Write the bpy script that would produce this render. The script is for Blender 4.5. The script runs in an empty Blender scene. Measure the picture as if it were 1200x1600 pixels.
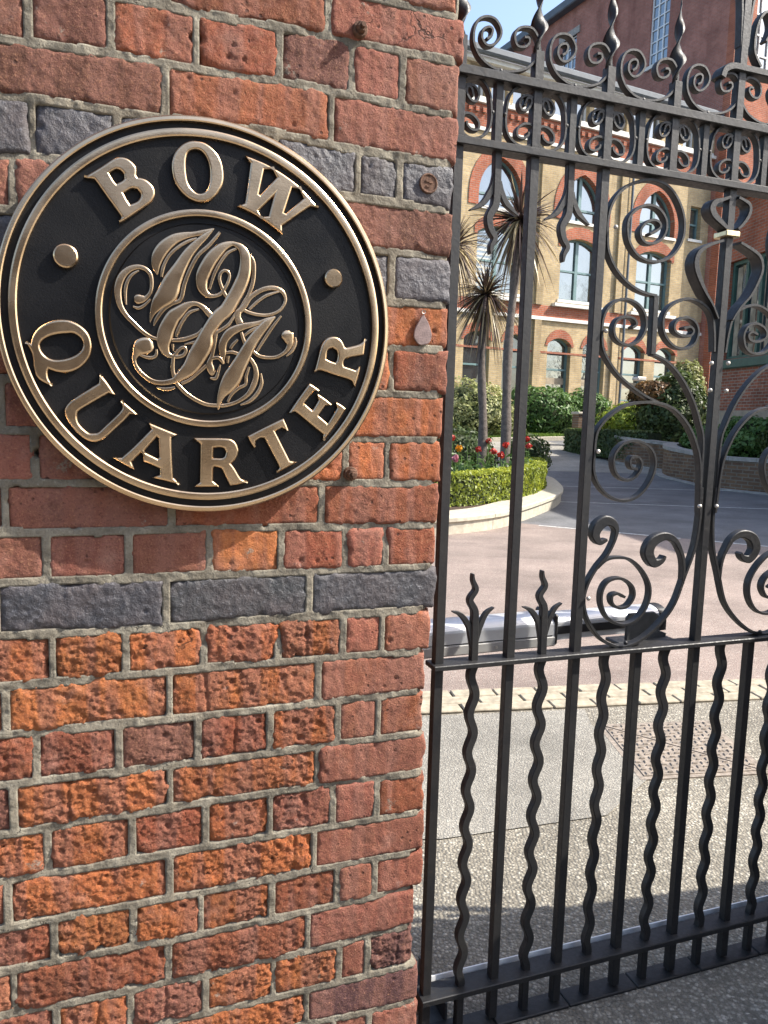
import bpy, math, random
import numpy as np
from mathutils import Matrix, Vector
R = math.radians
D = {"cam":{"f":1192.46687,"pitch":0.120645,"roll":0.02829,"wy":0.355554,"wd":1.277347,"gy":0.347735},
"beds":[[[-0.3729,1.8318],[-0.2689,1.8311],[-0.1322,1.8379],[-0.0567,1.8364],[0.1141,1.8388]],
[[-0.5633,1.7484],[-0.4247,1.755],[-0.3144,1.7551],[-0.2218,1.7569],[-0.1338,1.76],[-0.0377,1.7572],[0.111,1.7546]],
[[-0.5654,1.6773],[-0.5239,1.68],[-0.4138,1.6791],[-0.1892,1.6851],[-0.0882,1.6784],[0.1096,1.6785]],
[[-0.5677,1.6001],[-0.5282,1.6031],[-0.0507,1.6065],[0.1093,1.6056]],
[[-0.0094,1.5292],[0.1091,1.5296]],
[[0.0008,1.4503],[0.1088,1.4535]],
[[0.0031,1.3766],[0.1083,1.3795]],
[[-0.0025,1.3025],[0.1032,1.3033]],
[[-0.5614,1.2295],[-0.0474,1.2268],[0.1027,1.2273]],
[[-0.5586,1.1542],[-0.0633,1.154],[0.1021,1.1536]],
[[-0.5827,1.0847],[-0.4547,1.0819],[-0.2767,1.0842],[-0.0761,1.0812],[0.0977,1.0817]],
[[-0.5849,1.0105],[-0.2766,1.0093],[0.1006,1.0071]],
[[-0.5872,0.9327],[-0.3645,0.9285],[-0.2765,0.9317],[0.0926,0.9311]],
[[-0.5121,0.8564],[-0.2763,0.8592],[0.0918,0.8565]],
[[-0.5916,0.7822],[-0.2557,0.7802],[0.0761,0.7824]],
[[-0.5938,0.7053],[-0.2554,0.7024],[0.0789,0.7057]],
[[-0.5961,0.6272],[-0.2656,0.6332],[0.0816,0.6314]],
[[-0.5983,0.5514],[-0.2653,0.555],[0.0769,0.5555]],
[[-0.6005,0.4772],[-0.2651,0.4779],[0.0833,0.481]],
[[-0.6025,0.4066],[-0.2649,0.4014],[0.0783,0.4089]],
[[-0.6047,0.3319],[-0.2647,0.3249],[0.0771,0.3352]],
[[-0.1899,0.2596]],
[[-0.1134,0.1889],[0.0825,0.1791]]],"perps":{"0":[-0.5297,-0.4249,-0.308,-0.1866,-0.0733,0.0118],"1":[-0.3519,-0.1046],"2":[-0.5272,-0.4186,-0.3146,-0.1917,-0.0591,0.0113],"3":[-0.5529,-0.3466,-0.115],"4":[-0.5229,-0.4136,-0.301,-0.19,-0.0873,0.0017],"5":[-0.565,-0.3501,-0.1174],"6":[-0.5281,-0.4155,-0.3011,-0.1884,-0.0786,0.0064],"7":[-0.5774,-0.3547,-0.1103],"8":[-0.5343,-0.4174,-0.3012,-0.1888,-0.0698,0.0031],"9":[-0.5752,-0.3462,-0.108],"10":[-0.5235,-0.4092,-0.2895,-0.1756,-0.0674,0.0048],"11":[-0.5928,-0.3556,-0.1265],"12":[-0.5183,-0.4156,-0.2984,-0.177,-0.0663,0.004],"13":[-0.5838,-0.3507,-0.1084],"14":[-0.5445,-0.4278,-0.3075,-0.1903,-0.0731,0.0001],"15":[-0.5777,-0.3506,-0.1079],"16":[-0.5312,-0.4096,-0.2944,-0.1888,-0.078,0.0021],"17":[-0.588,-0.3524,-0.1109],"18":[-0.5264,-0.4093,-0.3027,-0.184,-0.0678,0.0015],"19":[-0.5842,-0.3542,-0.1198],"20":[-0.526,-0.4149,-0.2955,-0.179,-0.061,-0.0078],"21":[-0.5901,-0.3571,-0.1197]},
"bedz0":1.8306,"ends":{"-1":0.1184,"0":0.1149,"1":0.1136,"2":0.11,"3":0.1109,"4":0.1106,"5":0.1102,"6":0.111,"7":0.107,"8":0.1053,"9":0.1035,"10":0.1029,"11":0.1047,"12":0.0965,"13":0.0908,"14":0.0886,"15":0.0952,"16":0.0956,"17":0.0984,"18":0.0999,"19":0.0847,"20":0.0848,"21":0.0993,"22":0.0994,"23":0.1022},
"sign_c":[-0.2825,1.3969],"sign_r":0.2827,"letters":{"B":[[[-0.1674,0.178],[-0.1467,0.1932],[-0.1321,0.2049],[-0.1253,0.2095],[-0.1175,0.2116],[-0.1097,0.2104],[-0.1029,0.2059],[-0.0985,0.2006],[-0.0978,0.1948],[-0.0982,0.1898],[-0.0967,0.1875],[-0.0912,0.1872],[-0.0853,0.1855],[-0.0783,0.1804],[-0.0744,0.1748],[-0.0734,0.1689],[-0.0745,0.1638],[-0.0785,0.1567],[-0.0826,0.1527],[-0.0987,0.1398],[-0.1136,0.1281],[-0.1221,0.1226],[-0.1193,0.1314],[-0.1209,0.1352],[-0.1376,0.1571],[-0.1513,0.1755],[-0.1551,0.1777],[-0.1612,0.1776]],
[[-0.1333,0.1876],[-0.1275,0.1923],[-0.1231,0.1944],[-0.1187,0.1935],[-0.1148,0.1895],[-0.1144,0.1837],[-0.1179,0.1798],[-0.1248,0.1754],[-0.1281,0.1789]],
[[-0.1152,0.1638],[-0.1082,0.1691],[-0.1028,0.1718],[-0.0974,0.1715],[-0.0934,0.167],[-0.093,0.1625],[-0.0965,0.1566],[-0.1015,0.153],[-0.107,0.1503],[-0.1113,0.1563]]],"O":[[[-0.0202,0.2469],[-0.0069,0.2467],[0.0038,0.2417],[0.0129,0.2334],[0.0192,0.222],[0.0218,0.2074],[0.0207,0.194],[0.0148,0.1818],[0.0057,0.1709],[-0.006,0.1653],[-0.0177,0.1646],[-0.0301,0.1692],[-0.0407,0.1783],[-0.0477,0.1896],[-0.0508,0.2047],[-0.0502,0.2169],[-0.0457,0.2286],[-0.0378,0.2383],[-0.029,0.2443]],
[[-0.0194,0.2349],[-0.0123,0.2351],[-0.006,0.2308],[-0.0015,0.2235],[0.0016,0.2135],[0.0021,0.2013],[0.0007,0.1906],[-0.0033,0.1817],[-0.0096,0.1771],[-0.0168,0.177],[-0.0239,0.1822],[-0.0283,0.1895],[-0.0305,0.2005],[-0.0313,0.2117],[-0.0304,0.223],[-0.0273,0.2304]]],"W":[[[0.0518,0.2374],[0.0758,0.2317],[0.094,0.2253],[0.1149,0.2154],[0.1355,0.2026],[0.1648,0.1761],[0.1531,0.1774],[0.1451,0.1732],[0.1079,0.1443],[0.1086,0.1325],[0.0944,0.1417],[0.0759,0.1519],[0.0577,0.1598],[0.0408,0.1652],[0.0522,0.1707],[0.0543,0.1825],[0.06,0.2275]],
[[0.0803,0.2208],[0.0924,0.2232],[0.0986,0.2128],[0.0745,0.185],[0.0729,0.1858]],
[[0.1224,0.2005],[0.1332,0.201],[0.1397,0.1882],[0.1133,0.1636],[0.1108,0.1644]],
[[0.0945,0.1853],[0.0873,0.1569],[0.077,0.1547],[0.0728,0.1621]]],"Q":[[[-0.1994,-0.013],[-0.1888,-0.0132],[-0.1783,-0.0171],[-0.1694,-0.0236],[-0.1633,-0.0317],[-0.1603,-0.042],[-0.1605,-0.0525],[-0.1638,-0.0631],[-0.1712,-0.0731],[-0.1803,-0.0802],[-0.1921,-0.0845],[-0.2045,-0.0847],[-0.2159,-0.0814],[-0.2172,-0.0848],[-0.217,-0.0923],[-0.2145,-0.0984],[-0.2111,-0.1039],[-0.2189,-0.1014],[-0.2276,-0.0966],[-0.2326,-0.0902],[-0.2346,-0.0809],[-0.2356,-0.0688],[-0.2371,-0.0605],[-0.2412,-0.0515],[-0.2453,-0.0452],[-0.241,-0.0459],[-0.2381,-0.0471],[-0.2357,-0.0382],[-0.2303,-0.029],[-0.2223,-0.0215],[-0.2117,-0.0157]],
[[-0.1919,-0.0312],[-0.1839,-0.0307],[-0.1768,-0.0345],[-0.1724,-0.0399],[-0.1716,-0.0464],[-0.1745,-0.0533],[-0.1808,-0.0593],[-0.1899,-0.0641],[-0.2006,-0.067],[-0.2094,-0.0675],[-0.2172,-0.0651],[-0.2232,-0.0598],[-0.2261,-0.0525],[-0.2255,-0.0468],[-0.221,-0.041],[-0.2122,-0.0358],[-0.2025,-0.0328]]],"U":[[[-0.1506,-0.0834],[-0.1402,-0.0965],[-0.1293,-0.1135],[-0.1386,-0.111],[-0.1516,-0.1192],[-0.1765,-0.1355],[-0.1802,-0.1405],[-0.1808,-0.1472],[-0.1787,-0.1549],[-0.1725,-0.1626],[-0.1662,-0.1673],[-0.1598,-0.1677],[-0.1533,-0.1661],[-0.143,-0.156],[-0.1288,-0.1419],[-0.1221,-0.1339],[-0.1207,-0.1289],[-0.1238,-0.1187],[-0.1108,-0.1296],[-0.0991,-0.1401],[-0.1104,-0.1399],[-0.1167,-0.1475],[-0.1309,-0.1617],[-0.1413,-0.1717],[-0.1507,-0.1783],[-0.16,-0.1801],[-0.1691,-0.1776],[-0.1799,-0.1695],[-0.1905,-0.1562],[-0.1961,-0.1448],[-0.1968,-0.1361],[-0.1935,-0.1284],[-0.1853,-0.1204],[-0.1679,-0.1082],[-0.1522,-0.0975],[-0.1512,-0.0931]]],"A":[[[-0.0851,-0.151],[-0.0629,-0.16],[-0.0435,-0.1677],[-0.0531,-0.1719],[-0.0528,-0.1912],[-0.051,-0.2269],[-0.0495,-0.2321],[-0.0401,-0.2419],[-0.0604,-0.2361],[-0.0809,-0.231],[-0.0702,-0.227],[-0.0696,-0.2178],[-0.0837,-0.2108],[-0.0928,-0.2073],[-0.0937,-0.1957],[-0.096,-0.1947],[-0.1091,-0.2084],[-0.1049,-0.2199],[-0.121,-0.211],[-0.1355,-0.2021],[-0.1228,-0.202],[-0.1065,-0.1869],[-0.0813,-0.1604]],
[[-0.0737,-0.1713],[-0.0712,-0.1733],[-0.0705,-0.201],[-0.0729,-0.2031],[-0.0908,-0.1942],[-0.091,-0.1917]]],"R":[[[-0.022,-0.1719],[0.0011,-0.1715],[0.0253,-0.1715],[0.0341,-0.1731],[0.0411,-0.1787],[0.0447,-0.1871],[0.0447,-0.1942],[0.0412,-0.2022],[0.0338,-0.2098],[0.0395,-0.2173],[0.0476,-0.2307],[0.052,-0.2343],[0.061,-0.2374],[0.045,-0.2414],[0.0326,-0.2432],[0.0264,-0.2307],[0.0202,-0.2183],[0.0158,-0.2157],[0.0097,-0.2144],[0.0076,-0.2166],[0.0072,-0.236],[0.0168,-0.2445],[-0.0032,-0.2448],[-0.0217,-0.2448],[-0.0123,-0.2377],[-0.0118,-0.2105],[-0.0114,-0.1813]],
[[0.008,-0.1863],[0.0184,-0.1855],[0.0236,-0.1874],[0.0258,-0.1926],[0.0245,-0.1979],[0.0201,-0.2011],[0.0075,-0.2012]]],"T":[[[0.0585,-0.1676],[0.0826,-0.1547],[0.1133,-0.1392],[0.1185,-0.1494],[0.1223,-0.1588],[0.1117,-0.1545],[0.1008,-0.1597],[0.112,-0.181],[0.1243,-0.2045],[0.1365,-0.2066],[0.1189,-0.2159],[0.1015,-0.2255],[0.1074,-0.2164],[0.1069,-0.2118],[0.0956,-0.1912],[0.0841,-0.1703],[0.0782,-0.1708],[0.0711,-0.1754],[0.0694,-0.1866],[0.063,-0.1773]]],"E":[[[0.1536,-0.0845],[0.1621,-0.0891],[0.1711,-0.095],[0.1613,-0.0967],[0.1475,-0.1143],[0.1471,-0.1162],[0.158,-0.1253],[0.1599,-0.1248],[0.1685,-0.11],[0.166,-0.0993],[0.1794,-0.1074],[0.192,-0.1165],[0.1805,-0.1182],[0.1704,-0.1322],[0.1704,-0.1349],[0.183,-0.1446],[0.1853,-0.1432],[0.1988,-0.1213],[0.1966,-0.1113],[0.2054,-0.1156],[0.2138,-0.1217],[0.1984,-0.1461],[0.1773,-0.1741],[0.1767,-0.1667],[0.1776,-0.163],[0.1574,-0.148],[0.1357,-0.1314],[0.131,-0.1293],[0.1205,-0.1323],[0.1336,-0.1126]]],"R2":[[[0.1605,-0.0687],[0.1653,-0.051],[0.1692,-0.0348],[0.1723,-0.0248],[0.1778,-0.0165],[0.1843,-0.0125],[0.1918,-0.0113],[0.1995,-0.0133],[0.2053,-0.0184],[0.2098,-0.0266],[0.2141,-0.0264],[0.2343,-0.0198],[0.2438,-0.0097],[0.2426,-0.0234],[0.2411,-0.0371],[0.2299,-0.0395],[0.2145,-0.0431],[0.2098,-0.0469],[0.208,-0.0524],[0.209,-0.056],[0.2275,-0.061],[0.2366,-0.0537],[0.2336,-0.0685],[0.2277,-0.0884],[0.2231,-0.079],[0.2163,-0.0757],[0.1912,-0.0695],[0.1712,-0.0642]],
[[0.1803,-0.0462],[0.1815,-0.0359],[0.1851,-0.0307],[0.1903,-0.0291],[0.1961,-0.0324],[0.1979,-0.0385],[0.1969,-0.0467],[0.1941,-0.0509],[0.1869,-0.049]]]},
"strokes":[[[0.0082,0.1309,0.0012],[-0.0045,0.1248,0.0061],[-0.0202,0.1202,0.0061],[-0.0345,0.1163,0.0091],[-0.0481,0.1101,0.0127],[-0.061,0.0988,0.0157],[-0.0693,0.0863,0.0157],[-0.0725,0.0748,0.0121],[-0.0726,0.0666,0.0079],[-0.071,0.0588,0.001]],
[[0.0082,0.1309,0.0012],[-0.0033,0.1196,0.0073],[-0.0166,0.1063,0.0103],[-0.0286,0.0915,0.0131],[-0.0406,0.0707,0.0171],[-0.0507,0.0508,0.023],[-0.0573,0.0342,0.026],[-0.0692,0.0202,0.0182],[-0.078,0.0047,0.0067],[-0.0817,-0.0087,0.0007]],
[[-0.016,0.1147,0.0024],[-0.0285,0.1092,0.0039],[-0.0416,0.1002,0.0039],[-0.0535,0.0884,0.0039],[-0.0606,0.076,0.0039],[-0.0642,0.065,0.0039],[-0.0652,0.0561,0.0024]],
[[0.0167,0.1265,0.0036],[0.0015,0.107,0.0048],[-0.0142,0.0911,0.0048],[-0.0251,0.071,0.0048],[-0.0335,0.0487,0.0048],[-0.0389,0.0273,0.0048],[-0.0515,0.0198,0.0048],[-0.0633,0.0105,0.0048],[-0.0728,-0.0033,0.0044],[-0.077,-0.0132,0.0012]],
[[-0.1028,0.0223,0.0048],[-0.1005,0.0225,0.0103],[-0.097,0.0227,0.0119],[-0.0918,0.0235,0.0094],[-0.0866,0.0259,0.0054],[-0.0807,0.0341,0.0042],[-0.0789,0.046,0.0042],[-0.0805,0.0577,0.0046],[-0.0874,0.0652,0.0051],[-0.0977,0.0672,0.0058],[-0.1092,0.0627,0.0075],[-0.1184,0.0531,0.0091],[-0.1236,0.0399,0.0091],[-0.1246,0.027,0.0082],[-0.1217,0.012,0.0067],[-0.1145,-0.0004,0.0054],[-0.1043,-0.0108,0.0051],[-0.0917,-0.0222,0.0048],[-0.0812,-0.0287,0.0044],[-0.0707,-0.0313,0.0036]],
[[-0.096,0.0624,0.0017],[-0.1058,0.0554,0.0036],[-0.1122,0.0443,0.0039],[-0.1147,0.0313,0.0036],[-0.1137,0.0138,0.0015]],
[[-0.1046,0.0121,0.0017],[-0.0971,0.0104,0.0039],[-0.089,0.0151,0.0036],[-0.0808,0.024,0.0024]],
[[0.0458,0.1103,0.0048],[0.0359,0.1127,0.0054],[0.0229,0.1074,0.0109],[0.0125,0.0979,0.0151],[0.0027,0.0853,0.0169],[-0.0064,0.0673,0.0176],[-0.0092,0.055,0.0151],[-0.0076,0.0437,0.0121],[-0.0009,0.0364,0.0073],[0.0077,0.0353,0.0048],[0.0163,0.0384,0.0046],[0.0212,0.0437,0.0044],[0.0274,0.0539,0.0039],[0.0308,0.0652,0.0036],[0.0286,0.0717,0.0036],[0.023,0.073,0.0039],[0.0175,0.0676,0.0041],[0.0163,0.0591,0.0041],[0.0194,0.0496,0.0041],[0.0231,0.0414,0.0044],[0.0268,0.0356,0.0044]],
[[0.0359,0.1127,0.0048],[0.0458,0.1091,0.0085],[0.0528,0.0989,0.0133],[0.0541,0.0856,0.0151],[0.0517,0.0683,0.0169],[0.0449,0.0505,0.0182],[0.0362,0.0339,0.0182],[0.0263,0.0172,0.0182],[0.0139,0.0053,0.0182],[-0.0009,-0.0169,0.0169],[-0.0064,-0.0344,0.0236],[-0.0144,-0.0496,0.0242],[-0.0254,-0.0686,0.02],[-0.0388,-0.0815,0.0133],[-0.0472,-0.0881,0.0073]],
[[0.0409,0.1062,0.0029],[0.0285,0.0989,0.0041],[0.0187,0.0859,0.0041],[0.0089,0.0669,0.0041],[0.0022,0.0445,0.0024]],
[[0.0053,0.0059,0.0073],[0.0003,0.0104,0.0073],[-0.0076,0.0183,0.0061],[-0.0179,0.0227,0.0054],[-0.03,0.019,0.0091],[-0.0438,0.0071,0.0163],[-0.0504,0.0004,0.0182],[-0.0582,-0.0152,0.02],[-0.0618,-0.0281,0.0196],[-0.0631,-0.039,0.0157],[-0.0596,-0.0497,0.0097],[-0.0531,-0.0542,0.0054],[-0.0447,-0.0549,0.0048],[-0.0362,-0.0526,0.0046],[-0.032,-0.0463,0.0041],[-0.0338,-0.0409,0.0039],[-0.0392,-0.0424,0.0041],[-0.0446,-0.0488,0.0041],[-0.0495,-0.0546,0.0041]],
[[-0.0517,-0.0317,0.0042],[-0.0386,-0.0303,0.0054],[-0.0265,-0.0265,0.0054],[-0.0143,-0.0202,0.0048],[-0.007,-0.0124,0.0048]],
[[-0.0495,-0.0552,0.0036],[-0.0507,-0.0674,0.0046],[-0.0502,-0.0772,0.0048],[-0.0472,-0.0868,0.0061]],
[[-0.0131,0.0152,0.0024],[-0.0264,0.0093,0.0044],[-0.0361,-0.0034,0.0044],[-0.0433,-0.0184,0.0044],[-0.0457,-0.0265,0.0029]],
[[-0.0776,-0.0399,0.0073],[-0.0813,-0.0407,0.0169],[-0.0884,-0.0417,0.0218],[-0.0948,-0.0451,0.0206],[-0.1007,-0.0532,0.0097],[-0.1037,-0.0629,0.0046],[-0.1003,-0.0735,0.0046],[-0.0911,-0.0839,0.0051],[-0.0794,-0.0913,0.0058],[-0.0664,-0.0932,0.0063],[-0.0532,-0.0908,0.0073],[-0.0448,-0.0867,0.0073]],
[[-0.0966,-0.0547,0.0024],[-0.0873,-0.0578,0.0039],[-0.0791,-0.058,0.0041],[-0.0738,-0.0541,0.0041],[-0.0732,-0.0456,0.0024]],
[[-0.073,-0.1002,0.0015],[-0.0605,-0.1023,0.0044],[-0.0475,-0.0994,0.0034]],
[[-0.0506,-0.037,0.0036],[-0.05,-0.0467,0.0015]],
[[-0.0338,-0.0363,0.0012],[-0.0174,-0.032,0.0044]],
[[-0.0484,-0.0893,0.0048],[-0.0412,-0.0976,0.0048],[-0.0316,-0.1071,0.0048],[-0.0169,-0.1165,0.0048],[-0.0021,-0.1223,0.0048],[0.0135,-0.1233,0.0048],[0.0261,-0.1226,0.0048],[0.0426,-0.117,0.0048],[0.0579,-0.1063,0.0061],[0.0668,-0.0932,0.0079],[0.0712,-0.079,0.0073],[0.0705,-0.0664,0.0061],[0.0665,-0.0577,0.0048],[0.062,-0.0517,0.0042]],
[[-0.0388,-0.0932,0.0044],[-0.0266,-0.0872,0.0044],[-0.0144,-0.0767,0.0044],[-0.0021,-0.065,0.0044]],
[[0.0477,-0.1213,0.0019],[0.0618,-0.1151,0.0048],[0.0733,-0.1031,0.0054],[0.0797,-0.0889,0.0048],[0.0783,-0.073,0.0024]],
[[0.0995,0.0129,0.0012],[0.0879,0.0064,0.0067],[0.075,0.0018,0.0054],[0.0623,-0.0022,0.0073],[0.0509,-0.0055,0.0091],[0.0395,-0.0106,0.0109],[0.0301,-0.0174,0.0121],[0.0233,-0.0277,0.0109],[0.0208,-0.0377,0.0103],[0.0215,-0.0464,0.0085],[0.0215,-0.0563,0.0048],[0.0234,-0.0612,0.0012]],
[[0.0995,0.0123,0.0012],[0.0879,0.0027,0.0103],[0.0752,-0.012,0.0133],[0.0625,-0.0303,0.0157],[0.0537,-0.0471,0.0182],[0.0448,-0.0639,0.0206],[0.0361,-0.0806,0.0242],[0.0273,-0.0948,0.02],[0.0198,-0.1077,0.0109],[0.0154,-0.1204,0.0048],[0.0148,-0.1293,0.0017]],
[[0.0484,-0.0137,0.0036],[0.051,-0.0223,0.0042],[0.0546,-0.0314,0.0044]],
[[0.0259,-0.0455,0.0036],[0.0346,-0.0438,0.0042],[0.0454,-0.0463,0.0042]],
[[0.067,-0.0413,0.0036],[0.0755,-0.0472,0.0044],[0.0884,-0.049,0.0046],[0.1028,-0.047,0.0046],[0.1159,-0.0386,0.0054],[0.1223,-0.028,0.0085],[0.1209,-0.0198,0.0139],[0.1189,-0.0142,0.0176],[0.1181,-0.0104,0.0145],[0.1181,-0.0069,0.0048]],
[[0.1173,-0.0452,0.0017],[0.1264,-0.0367,0.0044],[0.1316,-0.0249,0.0041],[0.1308,-0.016,0.0022]],
[[0.1086,0.0142,0.0029],[0.0958,-0.0031,0.0044],[0.083,-0.0228,0.0044],[0.0722,-0.0404,0.0036]],
[[0.0751,-0.0035,0.0029],[0.0623,-0.0109,0.0041],[0.0528,-0.019,0.0031]],
[[0.0436,-0.0249,0.0031],[0.0359,-0.0331,0.0044],[0.0327,-0.0389,0.0036]],
[[0.0608,-0.0643,0.0031],[0.0564,-0.0784,0.0041],[0.0552,-0.0905,0.0041],[0.045,-0.0966,0.0044],[0.0349,-0.1059,0.0044],[0.0286,-0.1175,0.0031]],
[[0.0407,0.0143,0.0029],[0.0307,-0.0025,0.0044],[0.0195,-0.0119,0.0044],[0.0121,-0.0173,0.0046],[0.0096,-0.0322,0.0044],[0.0059,-0.0497,0.0048],[0.0022,-0.0611,0.0073],[0.0035,-0.0697,0.0097],[0.006,-0.0764,0.0061],[0.0091,-0.0713,0.0041]],
[[0.0059,-0.0547,0.0041],[0.0146,-0.053,0.0046],[0.0196,-0.057,0.0044],[0.0221,-0.0619,0.0012]],
[[0.0029,-0.0831,0.0019],[0.0109,-0.0836,0.0044],[0.0147,-0.0741,0.0036],[0.0178,-0.0627,0.0017]],
[[0.029,-0.0497,0.0048],[0.0287,-0.0603,0.0024]],
[[0.0413,0.0121,0.0073],[0.0526,0.0241,0.0073],[0.0614,0.0371,0.0061],[0.074,0.0474,0.0061],[0.0868,0.0532,0.0061],[0.0997,0.0543,0.0058],[0.1102,0.0498,0.0048],[0.1148,0.0414,0.0041],[0.113,0.0312,0.0041],[0.104,0.0205,0.0041],[0.0885,0.0143,0.0041],[0.0717,0.0137,0.0041],[0.0564,0.017,0.0041],[0.0463,0.0224,0.0041]],
[[0.0616,0.0991,0.0017],[0.0661,0.0892,0.0048],[0.0668,0.0745,0.0051],[0.065,0.0584,0.0051],[0.0594,0.0419,0.0048],[0.0525,0.0303,0.0044],[0.0475,0.0225,0.0029]],
[[0.1056,0.05,0.0019],[0.0869,0.0429,0.0041],[0.0716,0.0317,0.0041],[0.0602,0.0203,0.0036]],
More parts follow.
